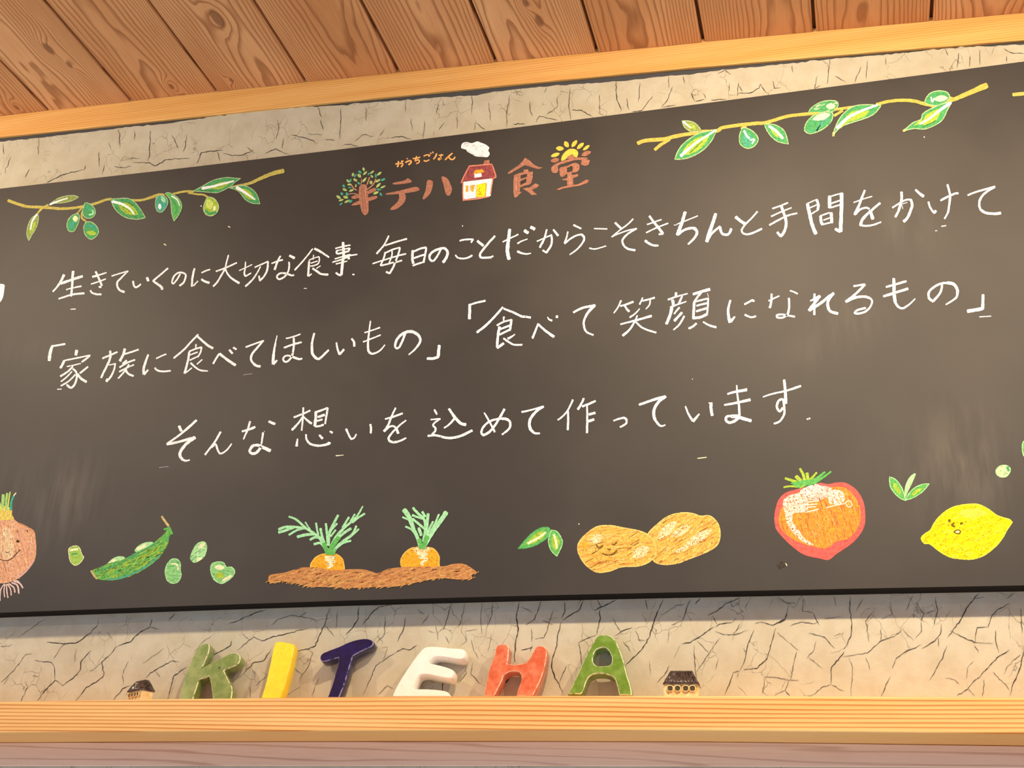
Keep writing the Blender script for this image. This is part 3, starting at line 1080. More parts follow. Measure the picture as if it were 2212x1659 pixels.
VEG = '''D onion_drawing
T 0 1050 6.38
S onion_bulb
F onion 50,420 160,400 200,460 250,500 380,560 470,620 490,720 500,850 490,980 440,1090 350,1190 220,1290 60,1340 -80,1320 -240,1230 -350,1080 -370,880 -320,680 -200,560 -60,480
H onionlt 16 70 80 300 11
H oniondk 10 50 78 320 12
H onionpk 12 34 -40 160 13
K oniondk 22 250,510 380,570 470,640
K onionpk 24 470,1020 380,1150 250,1270
F onioncream 60,560 140,600 190,760 180,960 100,1010 40,990 10,800 20,640
H onionlt 10 26 86 140 14
L dbrown2 40 225,765 265,755
K dbrown2 10 265,770 268,755
L dbrown2 36 -160,800 -120,790
K dbrown2 8 70,905 100,920 135,900
K dbrown2 11 -120,900 -60,980 0,1010 80,1030 160,1000 220,940 270,885
K dbrown2 8 250,875 295,885
S onion_sprout
F onionyel -40,300 20,260 100,290 165,300 165,400 190,450 80,470 -20,450
K lgreen2 44 45,120 40,220 30,300
K lgreen2 34 100,100 85,220 90,330
K ylime 18 140,80 120,200 110,320
K teal 36>24 150,330 160,210 200,120
K cream 16 190,130 220,95
K ylime 30 -30,200 0,260 10,330
S onion_root
K rootpk 16 60,1350 10,1430 0,1580
K rootpk 16 70,1355 55,1440 65,1530
K rootpk 18 90,1355 95,1450 110,1540
K rootpk 18 100,1350 145,1420 155,1505
K rootpk 20 120,1345 190,1400 205,1465
K rootpk 22 160,1330 240,1370 260,1480
K rootpk 22 190,1310 270,1340 315,1405
K rootpk 14 200,1305 240,1305 270,1330
D pea_pod_drawing
T 130 1100 5.53
S pea
F pea 560,670 600,610 680,565 765,570 760,620 660,680
K cream 30 590,650 660,600
S pea
F pea 890,500 930,440 1020,395 1110,395 1090,450 980,520
K cream 34 920,480 1020,430
S pod
F grass 365,735! 480,690 600,640 750,600 900,520 1050,450 1180,350 1260,270 1270,235 1310,210 1345,295 1310,320 1280,430 1190,570 1050,690 880,780 700,840 550,850 420,830!
H lime 10 120 -27 130 21
H dgreen 6 110 -27 50 22
K green 22 430,740 640,680 900,540 1180,390
K teal2 20 550,840 760,810 980,710 1180,560
S stem
K tan 26>30 1215,85 1250,140 1295,200
K grass 22 1240,240 1310,220 / 1310,240 1340,295
K tan 24 370,735 410,800 440,830
D loose_pea_drawing
T 130 1100 5.53
F ylime2 105,470 180,435 230,460 260,540 280,575 240,640 180,670 125,630 105,550
O cream 8
K cream 26 120,490 210,475
K green 20 140,540 200,530
D loose_pea_drawing
T 130 1100 5.53
F pea2 1290,640 1340,595 1400,600 1435,650 1435,730 1445,790 1410,865 1340,885 1280,850 1255,760 1265,690
O pea 12
H green 6 20 10 50 24
K cream 18 1330,650 1390,660 1410,720
D loose_pea_drawing
T 130 1100 5.53
F pea 1555,560 1590,470 1640,405 1720,385 1755,440 1740,540 1690,600 1610,640 1560,610
H green 6 26 -40 50 25
L cream 50 1650,460 1730,410
L cream 36 1630,620 1690,575
D loose_pea_drawing
T 130 1100 5.53
F pea2 1800,740 1810,660 1880,630 1950,640 1985,690 2050,695 2085,745 2060,800 1990,860 1920,885 1840,840
O pea 14
H green 6 26 15 40 26
L cream 60 1840,690 1960,700
L cream 40 1930,860 2050,790
L lime 80 1850,780 1960,800
D carrot_patch_drawing
T 570 1080 4.7064
S carrot
F carrot 475,660 520,590 600,550 720,545 790,590 810,640 805,720 650,730 500,700
O carrotlt 10
H dgold 6 14 40 45 31
K cream2 20 620,580 730,585 620,610 720,625 640,650 700,665 650,690
S carrot
F carrot 1400,675 1395,600 1440,530 1520,485 1650,480 1730,500 1780,570 1780,640 1770,690 1600,710 1450,700
O carrotlt 10
H dgold 6 14 40 70 32
L cream2 70 1510,510 1700,500
K cream2 24 1560,545 1660,550 1580,580 1660,600 1600,640 1620,660
S carrot_top
K mint 20>34 255,170 330,200 420,280 510,340 570,390 640,500 660,540
K mint 26 150,300 220,275 320,275 420,290
K mint 28 150,330 220,310 300,280
K mint 22 255,355 330,310 400,290
K mint 30 340,375 420,355 510,345
K mint 26 470,405 520,380 570,385
K mint 16 420,225 470,300
K mint 20 530,235 545,320 555,350
K mint 26 510,450 580,440 630,510
K mint 26 575,290 595,380 630,480
K mint 24 630,240 640,330 650,460
K mint 24>34 755,155 710,240 665,340 655,460
K mint 20 745,240 690,300 660,350
K mint 20 730,305 680,370
K mint 16>36 1005,65 950,160 880,230 790,310 720,400 680,500
K mint 22 1025,140 960,180 900,230
K mint 20 925,145 880,220
K mint 22 865,175 800,280
K mint 28 885,290 820,330 760,380
K mint 24>34 940,265 900,350 820,410 750,470 700,540
K mint 18 965,295 910,350
K mint 24 885,415 810,435 760,470
K grass 40 610,440 650,550
K grass 46 760,380 690,480 680,550
K grass 26 730,500 700,560
S carrot_top
K mint 50>30 1425,100 1480,180 1520,290 1560,380 1590,480
K mint 20 1410,175 1470,200
K mint 20 1440,270 1500,300 1540,350
K mint 26 1515,80 1570,140 1630,200 1640,300 1620,420
K mint 24 1510,155 1580,180 1620,190
K mint 26 1610,120 1640,170
K mint 24 1510,190 1570,240 1640,300
K mint 30 1670,140 1660,240 1640,400
K mint 30 1575,285 1600,360
K mint 22 1720,220 1680,300 1660,380
K mint 20 1780,145 1740,240 1690,330
K mint 48>36 1855,125 1790,220 1720,320 1660,420 1630,480
K grass 40 1580,400 1600,490
K grass 46 1660,370 1620,490
S soil
F soil 45,800 70,760 200,740 300,710 400,685 560,690 700,715 850,705 1000,705 1090,725 1160,745 1250,705 1380,685 1500,680 1700,680 1850,670 1930,650 2030,650 2110,690 2165,740 2110,760 2115,800 1980,810 1800,795 1640,820 1500,850 1350,880 1150,885 900,895 750,890 600,885 450,880 330,850 200,830 60,840
H soildk 12 60 -12 70 41
H soillt 9 80 -22 190 42
H board 6 30 -14 60 43
Z soillt 8 60 -28 60 44
D leaf_pair_drawing
T 1100 1080 4.7064
F grass 88,495! 160,410 240,330 330,280 400,280 415,300! 400,370 340,420 260,465 170,490
O green 8
I lime 0.6 0 0
K cream 22 190,440 290,390 370,330
F grass 430,305! 490,325 535,400 540,450 515,510 485,572! 430,520 400,440 405,370
O pea 9
I lime 0.6 0 0
K cream 22 455,350 475,420 485,490
D potato_drawing
T 1100 1080 4.7064
S potato
F potato 1410,350 1480,270 1600,175 1720,135 1850,135 1950,165 2030,160 2100,210 2140,300 2130,430 2060,500 1930,560 1800,610 1700,645 1560,655 1470,620 1445,540 1420,440
O potatolt 12
H potatodk 10 60 -30 160 51
H soil 14 40 -25 30 52
H dbrown3 6 16 -35 130 53
H potatolt 10 50 -38 120 57
L cream2 90 1510,390 1700,220
L cream2 80 1650,370 1840,260
L cream2 90 1780,480 2060,300
L cream2 46 1680,530 1820,480
S potato
F potato 700,520 710,430 790,340 900,270 1040,262 1190,290 1340,320 1440,380 1490,470 1480,570 1420,630 1320,670 1140,680 1030,720 900,735 800,680 740,610
O potatolt 12
H potatodk 10 60 -12 150 54
H dbrown3 6 18 -30 140 55
H potatolt 9 50 -8 120 58
K carrot 60>20 770,440 760,500
L cream2 90 820,420 950,370
L cream2 110 1250,580 1420,480
K dolive 14 885,455 915,490 955,465
K dolive 14 1045,445 1065,455 1095,430
K dolive 12 1000,495 1015,505 1030,495
K dolive 14 945,545 1000,560 1060,545 1095,510
D tomato_drawing
T 1660 1000 7.213
S tomato_body
F tomatopk 90,850 110,720 160,570 260,470 400,420 560,380 700,345 800,310 930,330 1060,305 1200,310 1340,390 1430,500 1490,640 1510,830 1490,1000 1400,1150 1280,1270 1060,1420 940,1510 800,1490 580,1440 430,1350 270,1210 130,1050 100,950
F tomatoor 160,850 240,650 420,480 700,420 1100,370 1280,450 1400,620 1440,800 1400,1000 1240,1180 1060,1220 900,1330 640,1290 420,1210 240,1080 170,960
H carrot 18 120 -60 60 61
H tomatodk 10 80 75 140 62
H tomatolt 10 90 70 160 63
H dbrown3 7 34 78 110 64
F tomatopk2 480,450 650,350 800,350 980,390 960,500 760,590 600,560
F tomatowh 225,610 300,520 460,480 600,540 620,700 560,770 400,780 370,860 390,940 480,1060 560,1170 700,1270 620,1270 500,1200 380,1080 290,940 260,800
H tomatopk 6 24 -10 80 65
H tomatoor 6 46 70 40 66
F tomatowh 480,440 700,335 800,350 900,420 740,500 540,540
F tomatowh 950,440 1100,420 1180,500 1160,620 980,650 930,560
H tomatoor 6 40 50 30 67
K tomatowh 16 620,610 780,590 / 620,650 760,640 / 610,690 740,680 / 580,770 780,720
K tomatowh 14 900,700 1050,660 1190,630 1230,590 1280,600 1300,660 1250,690 1210,640
S tomato_stem
K lime 36>50 490,90 540,180 570,300
K lime 36>60 260,240 380,280 520,340
K lime 30 240,380 330,365 480,370
K lime 60 430,210 520,300
K lime 50 600,160 620,290
K lime 50>30 580,330 690,220 750,150
K grass 70>30 620,330 760,240 880,140
K grass 50>26 700,320 860,220 975,135
F grass 350,310 480,280 620,260 780,270 740,310 620,345 500,390 400,350
K lime 20 490,395 560,340
D leaf_sprig_drawing
T 1900 940 5.7207
F grass 125,515! 200,550 270,640 305,740 325,810! 240,770 150,670 125,590
O pea 11
I lime 0.5 0 0
F pea 305,740 320,620 370,520 430,470! 450,480! 400,600 350,700 325,760
F grass 330,800! 350,740 420,660 520,610 615,600! 540,690 460,750 390,785
O pea 10
I lime 0.5 0 0
D lemon_drawing
T 1900 940 5.7207
F lemon 515,1270 560,1220 630,1170 700,1050 830,930 980,870 1190,852 1320,900 1450,990 1520,1015 1600,1040 1640,1075! 1570,1180 1520,1270 1440,1370 1300,1480 1160,1530 1000,1530 850,1500 720,1420 620,1345 550,1335
O lemonlt 12
H lemondk 8 60 -20 110 71
H dgold 6 20 -35 70 72
H lemonlt 9 70 -18 110 73
L lemonlt 120 960,970 1330,960
K dgold2 30 860,1070 865,1045
K dgold2 24 920,1085 895,1110 930,1130
K dgold2 26 1000,1095 1025,1085
K dgold2 14 920,1195 965,1170 1000,1190 975,1220 920,1200
L cream 30 940,1195 990,1190
D loose_pea_drawing
T 1900 940 5.7207
F peawh 1440,430 1480,385 1550,370 1610,400 1610,460 1560,515 1490,515 1445,480
O pea 9
K green 34 1580,390 1595,440
H green 6 16 10 24 74
D pea_pod_drawing
T 1900 940 5.7207
F grass 1765,120 1790,70 1850,60 1900,120 1880,220 1820,270 1775,240
O pea 12

D cup_drawing
T 0 580 16.58
F white -900,620 -300,560 60,552 165,600 160,680 130,920 90,1070 10,1200 -200,1400 -600,1420 -850,1100
K cgrey 16 0,610 50,625
D dust_speck
T 0 0 1
K cream 2 493,489 497,491
K cream 2 354,527 359,530
K white 2 434,444 435,446
K cream 2 1250,1131 1251,1133
K cream 2 1996,295 1997,297
K cream 2 1507,990 1526,988
K cream 1.6 726,985 742,983
FL board 1677,1220 1690,1212 1697,1222 1684,1230
K cream 2 1697,1217 1700,1222
K cgrey 1.2 344,1010 364,1008
K cgrey 1.2 525,810 545,807'''
CRACKS = '''T 0 1240 2.9892
8 5,700 70,640 130,570 165,520 210,515
6 0,465 60,465 80,450
9 130,825 180,730 160,690
10 240,820 290,750 355,685 410,720
12 400,722 460,680 515,625 525,560 590,490
9 355,685 350,600 330,570 220,555
12 300,440 400,450 500,440 570,390 630,330
7 345,550 395,470 420,440
7 630,330 635,290
14 760,465 850,430 900,380 970,340
8 970,340 980,290
7 970,345 1030,358
12 490,820 550,740 630,690 670,650 655,570 720,510 755,465
6 655,570 570,640
10 730,815 790,740 860,715
10 935,670 1000,620 1110,560 1160,570
6 830,560 790,650 800,720
6 1000,620 1035,670
12 1080,810 1120,660 1205,600
9 1090,300 1130,250
12 1475,325 1560,290 1650,250 1720,228
10 1365,530 1430,495 1490,460 1495,430
10 1575,640 1640,570 1700,560 1755,480
10 1530,495 1610,425 1640,405 1690,430 1800,395 1870,380 1990,350
6 1560,380 1610,425
8 1750,330 1800,290 1880,265 1960,280 2050,300
8 1920,280 1980,245
13 2130,220 2100,310 2090,340 2060,400 2040,460 1990,485 1900,500
8 2100,335 2160,400
9 1990,485 2020,510 1990,600 1950,650 1935,690
6 1950,650 1890,600
7 2060,670 2010,790
6 1610,800 1620,720
7 1650,720 1720,660
6 2180,240 2170,350
5 120,410 200,350 290,290
5 690,370 730,430
5 920,580 1060,480
5 480,570 490,480
5 1240,520 1320,430 1390,380
5 20,720 60,660
5 1840,790 1900,750 1940,730
T 740 1240 2.9892
12 105,210 100,290 70,340 20,390
10 130,330 180,260 240,210 320,200
8 275,270 270,390 220,445
10 405,285 395,350 350,440
12 340,510 390,480 430,490 480,460
9 340,510 290,540 215,590 180,680 130,780
10 700,190 680,270 650,360
10 650,660 640,780
8 790,190 770,290 745,350
7 900,200 890,280 900,390
9 970,190 965,260 935,340
16 1140,180 1120,280 1135,350 1115,450 1110,570
14 1090,650 1040,720 1020,740
10 1285,175 1240,290 1180,330
14 1555,170 1530,230 1480,260 1420,300
15 1415,310 1390,390 1385,460 1360,530 1350,600 1370,670 1400,710 1420,770
8 1445,590 1400,700
10 1435,180 1435,230 1415,290
12 1660,230 1660,300 1640,390
14 1625,235 1700,200 1770,165
9 1525,440 1590,410 1640,390
10 1525,440 1540,540 1545,590
10 1760,400 1800,370 1870,345
14 2070,165 2030,250 2000,340 1985,400 1930,490 1890,530 1850,560
12 1890,530 1830,590
7 1740,280 1780,350 1810,390
8 1810,430 1860,500
7 1890,360 1930,440
8 1640,160 1670,220
8 1955,160 1970,230
10 1230,470 1200,480 1150,490
10 1225,460 1210,500
8 1220,350 1225,440
8 1360,230 1320,370 1300,410 1240,420
7 1340,590 1300,600
6 830,420 850,500 880,550
6 760,460 800,430 790,370
7 790,370 870,355
8 840,570 830,650 890,710
7 740,710 800,640 790,580
6 660,400 690,450
6 480,230 530,260
8 510,330 560,260
7 550,360 600,380
6 1150,210 1230,250
7 1290,300 1360,330
7 2120,330 2200,300
7 2060,270 2150,205 2210,195
6 2180,460 2140,540
9 2030,700 2080,650 2110,590
6 1900,420 1960,430
6 2110,360 2100,440
6 1980,560 1990,650
7 230,780 290,720 330,740
6 60,650 90,600
5 250,480 290,470 260,560
5 600,330 620,430
5 1700,540 1750,480
6 940,500 960,390
T 1472 1240 2.9892
10 10,300 40,200 60,165
12 90,195 120,155
12 170,270 240,230 290,190 380,155
10 350,285 330,310 240,325 215,340
12 0,450 60,440 140,390 210,340
8 230,325 205,275
8 215,370 270,390 340,390 430,365
7 340,390 380,320
12 470,360 430,450 410,550 380,620
13 610,350 580,450 550,550 480,610 400,615
11 380,625 335,635 300,730 280,780
8 360,670 365,630
9 80,460 85,560 95,680
8 90,640 180,510 250,410
7 100,430 180,510
10 475,320 520,310 590,330 670,295 690,200
9 600,320 670,290 680,250
8 620,150 680,190 740,190
8 700,335 770,310 860,320 890,300
7 790,160 780,240 850,250
9 850,250 890,330
8 690,440 620,375
8 690,440 760,495
9 745,500 720,600 705,680
9 535,665 630,670 690,685 760,685
9 690,685 670,750 600,785
8 670,750 700,785
8 530,670 535,720 525,760 560,785
9 820,380 920,405 990,480
14 1090,150 1085,230 1100,310 1095,400 1050,485
14 1050,500 1020,540 970,600 965,710
9 965,715 1050,755
8 965,715 920,725 860,775 820,785
7 805,545 850,500 870,430
7 815,530 910,610
9 1040,535 1100,525 1200,510 1290,430 1370,405 1440,345
8 1290,430 1290,350
7 1080,540 1105,600 1100,700 1095,790
7 1190,540 1220,620
10 1290,790 1330,700 1350,660
10 1360,610 1390,540 1450,500 1550,455
11 1550,480 1620,440 1670,390 1680,320
8 1660,410 1660,470
12 1640,150 1655,240 1630,330
10 1525,200 1565,260 1545,300
8 1550,305 1550,370 1510,420
8 1565,260 1640,235
9 1500,140 1470,190 1450,240
14 1920,125 1850,210 1800,300 1760,350 1720,410
10 1735,365 1800,400 1890,440 2010,450
10 1715,460 1690,530 1640,620 1600,690
12 2120,190 2040,230 2000,280 1980,345
9 1980,340 1910,345 1890,450
9 2030,360 2030,440 2050,510
13 2120,490 2050,530 1990,590 1930,660
12 1930,660 1880,700 1850,740 1780,785
9 1955,680 1945,790
10 2190,220 2200,380
14 2212,490 2190,600 2150,690 2120,785
9 2010,630 2120,750
9 2190,520 2110,590 2080,650
8 1890,460 1920,510
8 1700,670 1760,680 1795,710
8 1850,740 1895,790
6 1840,680 1850,600 1890,560
6 1350,180 1360,260 1290,290
8 1240,240 1190,300 1210,440
7 1430,360 1500,430
7 980,140 1000,210
7 1170,160 1130,240
7 1880,160 1960,150
8 2100,160 2150,120
6 400,480 420,510
6 240,540 220,620
6 920,290 1030,275
T 0 0 2.9892
7 765,830 775,960
6 865,840 870,910
8 970,840 965,1010 955,1040
9 850,1050 960,1050 1000,1070 1080,1030 1230,1020
8 960,1045 1000,1075
9 1270,1060 1300,985 1370,975 1440,970
6 1400,975 1420,1040
10 1440,990 1500,1005 1570,1000 1640,970
7 1640,990 1590,950
9 1710,990 1780,960 1820,980 1870,1000
7 1205,870 1195,950 1180,985
8 1110,870 1150,960
8 1790,770 1800,830 1780,900
9 2050,690 2080,760
8 2070,770 2085,840
9 1880,870 1970,890 2050,925
6 1990,865 2080,870
8 2100,900 2160,905
9 2200,700 2195,900
7 20,925 25,1000
6 250,890 245,1000
9 300,1180 380,1140 430,1120 540,1095
6 540,1100 550,1065
7 640,980 640,1080
7 735,1075 780,1080 850,1075
6 810,1020 905,1025
6 70,1010 30,1120
6 190,1090 160,1150
6 680,1060 660,1130
6 1830,890 1820,960
6 700,920 715,970
T 740 0 2.9892
8 835,610 835,740
9 1080,610 1060,720 1060,820
8 940,660 955,780
9 1470,570 1460,680 1475,780
11 1765,520 1770,640 1800,720
8 1390,620 1385,690 1320,740
8 1210,650 1210,700 1225,750
8 1660,610 1660,740
9 1480,710 1540,710 1620,760
9 1920,530 1910,660
9 2000,620 1935,710 1870,720
9 1850,710 1835,630
9 2130,560 2100,640 2060,690
9 2060,690 2150,680
8 2105,490 2105,570
8 405,640 405,720
7 620,660 610,740
8 860,780 850,840
8 860,790 920,840
9 0,940 50,930 100,945
8 80,910 130,870 200,880
8 310,890 380,880 450,900
8 240,880 270,830
8 530,780 520,890
8 660,790 620,840
8 740,750 740,830
9 1100,800 1180,800
8 1250,790 1270,750 1390,775
7 440,760 450,840
6 150,690 150,780
6 1320,560 1300,600
T 1472 0 2.9892
9 960,380 940,540
8 880,490 860,570 900,550
8 990,490 1060,530
8 1160,430 1120,530
8 1200,390 1195,510
8 1320,370 1320,420
9 1790,340 1780,440
8 1865,360 1860,430
8 1925,320 1930,420
8 2080,310 2130,340 2212,345
7 2100,360 2100,400
9 370,600 440,600 500,570 510,540
8 505,540 550,600
8 370,530 360,620
8 370,550 395,590
8 310,530 305,590
10 60,600 90,655
8 90,655 150,640
8 140,600 160,640
8 190,645 290,640
8 590,520 600,570 640,565
7 230,480 280,450 320,480
7 715,420 720,470
7 1700,310 1720,360
7 10,490 20,545'''
LETTERS = '''K green 250 1360 7.1355
975,1085! 985,990 1040,800 1100,620 1160,480 1250,300 1330,235 1390,212 1440,235 1440,330 1390,460 1345,560 1300,605! 1420,545 1560,470 1660,420 1740,375 1850,360 1910,400 1920,460 1880,540 1780,590 1680,630 1680,660 1740,790 1790,890 1795,980 1780,1090! 1490,1090! 1480,1000 1460,850 1430,725! 1370,755 1290,780 1260,860 1220,980 1180,1100!
I yellow 540 1360 7.1355
165,1070! 240,820 300,560 350,320 385,210 440,188 540,195 640,220 680,245 670,340 620,560 570,760 520,920 460,1075!
T navy 540 1360 7.1355
1190,1060! 1260,860 1310,690 1345,560 1360,440! 1280,460 1190,490 1120,500 1080,470 1080,410 1130,360 1250,310 1380,260 1520,195 1680,150 1800,140 1880,165 1905,200 1880,260 1760,320 1640,380 1580,420! 1550,530 1500,700 1440,880 1370,1060!
E white 820 1360 7.1355
175,1050! 240,900 350,710 500,490 640,310 740,258 900,258 1100,280 1260,290 1320,330 1320,420 1270,470 1180,470 1000,440 870,435 790,480 760,515! 880,535 1060,585 1140,630 1145,700 1100,765 1000,760 850,730 720,705 620,720 570,800 530,890 545,910 720,910 960,930 1050,960 1080,1010 1080,1050!
H coral 1030 1350 6.32
90,975! 115,850 170,600 240,400 265,300 320,265 400,270 440,320 430,430 420,530! 520,540 640,525 700,480 760,380 800,310 850,283 920,300 955,350 945,480 910,640 850,800 760,975! 535,975! 560,880 600,770 600,700 570,650 500,640 440,650 370,700 330,790 240,970!
A leaf 1030 1350 6.32
1235,945! 1290,850 1400,620 1500,400 1580,260 1640,160 1720,135 1820,150 1890,210 1950,340 2000,480 2050,680 2100,840 2120,965! 1940,965! 1910,830 1870,730 1800,690 1700,670 1600,680 1530,720 1490,790 1460,890 1420,950! ; 1610,370 1660,330 1730,315 1790,345 1830,420 1840,500 1810,550 1740,560 1640,560 1590,510 1590,440'''

# ------------------------------------------------------------------ measured lines (photo pixels -> places on the wall)
TRIM_TOP = [(0, 251), (370, 209), (740, 169), (1106, 131.5), (1472, 96), (1842, 61.5), (2212, 28.4)]
TRIM_BOT = [(0, 296), (370, 257), (740, 219), (1106, 182.5), (1472, 148), (1842, 116), (2212, 86)]
BOARD_TOP = [(0, 407.5), (370, 366), (740, 322), (1106, 276.5), (1472, 229.5), (1842, 181.5), (2212, 132.8)]
BOARD_BOT = [(0, 1323.6), (370, 1310), (740, 1297.5), (1110, 1287.5), (1480, 1279), (1846, 1271.5), (2212, 1264.4)]
SHELF_TOP = [(0, 1516), (370, 1510), (740, 1505.5), (1110, 1503.3), (1480, 1503), (1846, 1504.3), (2212, 1506.6)]
SHELF_BOT = [(0, 1583), (370, 1580.5), (740, 1579), (1110, 1578), (1480, 1578), (1846, 1581.5), (2212, 1585.6)]
TY, BY, SY = -0.0045, -0.033, -0.100
def line3(pts, y, left=0.5, rightx=0.5):
    w = [on_y(px, py, y) for px, py in pts]
    a = w[0] + (w[0] - w[2]).normalized() * left; b = w[-1] + (w[-1] - w[-3]).normalized() * rightx
    return [a] + w + [b]
def prism(name, top, bot, y0, y1, mats, parent=None, bevel=0.0, fmfun=None):
    """front face between two polylines at y0, back at y1"""
    n = len(top); vs = []
    for P in (bot, top):
        vs += [(p.x, y0, p.z) for p in P]
    for P in (bot, top):
        vs += [(p.x, y1, p.z) for p in P]
    F = []; fm = []
    for i in range(n - 1):
        F.append((i, i + 1, n + i + 1, n + i)); fm.append(0)
        F.append((2*n + i + 1, 2*n + i, 3*n + i, 3*n + i + 1)); fm.append(1)
        F.append((2*n + i, 2*n + i + 1, i + 1, i)); fm.append(1)
        F.append((n + i, n + i + 1, 3*n + i + 1, 3*n + i)); fm.append(1)
    F.append((0, n, 3*n, 2*n)); fm.append(1)
    F.append((n - 1, 3*n - 1, 4*n - 1, 2*n - 1)); fm.append(1)
    ml = mats if isinstance(mats, list) else [mats]
    o = new_obj(name, vs, F, ml, parent, fm if len(ml) > 1 else None)
    fix_normals(o)
    if bevel:
        b = o.modifiers.new('soft_edges', 'BEVEL'); b.width = bevel; b.segments = 2; b.limit_method = 'ANGLE'; b.angle_limit = radians(40)
    return o

ct = line3(TRIM_TOP, TY, 2.2, 2.2)
def ceil_z(x):
    for a, b in zip(ct[:-1], ct[1:]):
        if x <= b.x or b is ct[-1]:
            return a.z + (b.z - a.z) * (x - a.x) / (b.x - a.x)

def on_ceiling(px, py):
    z = 3.05
    for _ in range(8):
        d = ray(px, py); p = CAM + d * ((z - CAM.z) / d.z); z = ceil_z(p.x)
    return p
KNOTS = []
for (px, py, s, amp) in ((105, 105, 0.022, 4.2), (370, 187, 0.012, 3.0), (36, 232, 0.012, 2.6), (500, 173, 0.010, 2.4), (470, 40, 0.030, 3.0), (150, 140, 0.012, 2.5), (1135, 6, 0.014, 3.6), (1165, 45, 0.02, 2.0)):
    p = on_ceiling(px, py); KNOTS.append((p.x, p.y, s, amp))
SMEARS = []
for (px, py, a, b, k) in ((2040, 1010, .06, .07, 1.0), (2110, 1000, .04, .08, .9), (1990, 500, .03, .05, .35), (1830, 690, .05, .04, .5), (150, 1070, .05, .06, .9), (70, 760, .06, .03, .4), (1750, 760, .05, .03, .35), (60, 1100, .12, .1, .5), (1925, 480, .02, .04, .5)):
    p = on_y(px, py, BY); SMEARS.append((p.x, p.z, a, b, k))

# ------------------------------------------------------------------ setting
M_plank = mat_planks(); M_plaster = mat_plaster()
M_trim = mat_beam('cornice_timber', (248, 196, 118), (240, 182, 102), (206, 136, 66), 190, 0.004, 0.55, 1.0, sharp=0.35)
M_shelf = mat_beam('shelf_timber', (252, 206, 134), (246, 192, 116), (204, 124, 52), 165, 0.006, 1.0, 0.9, spots=True)
M_fascia = mat_beam('fascia_timber', (252, 216, 190), (246, 208, 180), (196, 146, 120), 62, 0.022, 0.6, 1.6, sharp=0.7)
M_dark = plain('dark_gap', (76, 76, 78), 0.95)
M_black = plain('black_board_edge', (12, 12, 13), 0.8, Specular_IOR_Level=0.2)

# ceiling: cedar planks laid towards the viewer, with open dark joints
J0 = on_y(1071.2, 132, TY).x; PWD = 0.1981
verts = []; faces = []; grain = []; fm = []
rnd = random.Random(5)
for k in range(-13, 12):
    xa = J0 + k * PWD + 0.0030; xb = J0 + (k + 1) * PWD - 0.0030
    za, zb = ceil_z(xa), ceil_z(xb); ya, yb = -3.4, TY - 0.0008
    r = rnd.random(); step = rnd.uniform(-0.0006, 0.0006)
    bev = 0.0016
    prof = [(xa, za + .012), (xa, za + bev), (xa + bev, za), (xb - bev, zb), (xb, zb + bev), (xb, zb + .012)]
    b0 = len(verts)
    for (yy) in (ya, yb):
        for (xx, zz) in prof:
            verts.append((xx, yy, zz + step)); grain.append((xx - (xa + xb) / 2, yy, r))
    n = len(prof)
    for i in range(n):
        j = (i + 1) % n
        faces.append((b0 + i, b0 + j, b0 + n + j, b0 + n + i)); fm.append(0)
    faces.append(tuple(b0 + i for i in range(n))); fm.append(0)
    faces.append(tuple(b0 + n + i for i in range(n))); fm.append(0)
b0 = len(verts)
xs = [J0 - 13 * PWD + i * (25 * PWD) / 12 for i in range(13)]
for dz in (0.0125, 0.03):
    for yy in (-3.4, 0.03):
        for xx in xs:
            verts.append((xx, yy, ceil_z(xx) + dz)); grain.append((0, yy, 0))
for i in range(12):
    for a in (0, 26):
        faces.append((b0 + a + i, b0 + a + i + 1, b0 + a + 14 + i, b0 + a + 13 + i)); fm.append(1)
ceiling = new_obj('ceiling', verts, faces, [M_plank, plain('ceiling_backing', (96, 58, 26), 0.9)], None, fm)
at = ceiling.data.attributes.new('grain', 'FLOAT_VECTOR', 'POINT')
for i, g in enumerate(grain): at.data[i].vector = g
fix_normals(ceiling)
tag(ceiling, 'cedar plank ceiling with open dark joints', kind='structure')

# cornice trim under the planks (its top hides behind the plank ends)
top = [p + Vector((0, 0, .010)) for p in line3(TRIM_TOP, TY, .9, .9)]
bot = line3(TRIM_BOT, TY, .9, .9)
t1 = prism('trim_1', top, bot, TY, 0.0022, M_trim, None, 0.0012)
tag(t1, 'pale straight grained timber cornice between the plank ceiling and the plaster', kind='structure')

# plaster wall with a ragged top edge, dark substrate behind it
rj = random.Random(3)
ragged = [(0, 306), (84, 297.5), (160, 289.5), (254, 277.5), (355, 267.5), (485, 249), (565, 238), (655, 231), (740, 227.5), (810, 220.5), (900, 214), (975, 209), (1030, 205.5), (1075, 197), (1175, 187.5), (1242, 182), (1342, 175.5), (1440, 164), (1480, 162), (1570, 150), (1640, 144), (1750, 132), (1806, 127), (1907, 118.5), (2007, 108.5), (2075, 102), (2212, 96.5)]
wt_pts = []
for (a, b) in zip(ragged[:-1], ragged[1:]):
    nseg = max(2, int((b[0] - a[0]) / 9))
    for i in range(nseg):
        f = i / nseg
        wt_pts.append(on_y(a[0] + (b[0] - a[0]) * f, a[1] + (b[1] - a[1]) * f + rj.gauss(0, 0.75), 0))
wt_pts.append(on_y(*ragged[-1], 0))
l0 = wt_pts[0] + Vector((-.9, 0, .035)); l1 = wt_pts[-1] + Vector((.9, 0, -.035))
wt_pts = [l0] + wt_pts + [l1]
wt_bot = [Vector((p.x, 0, 0.0)) for p in wt_pts]
wall = prism('wall_back', wt_pts, wt_bot, 0.0, 0.0022, M_plaster)
tag(wall, 'cracked beige clay plaster wall', kind='structure')
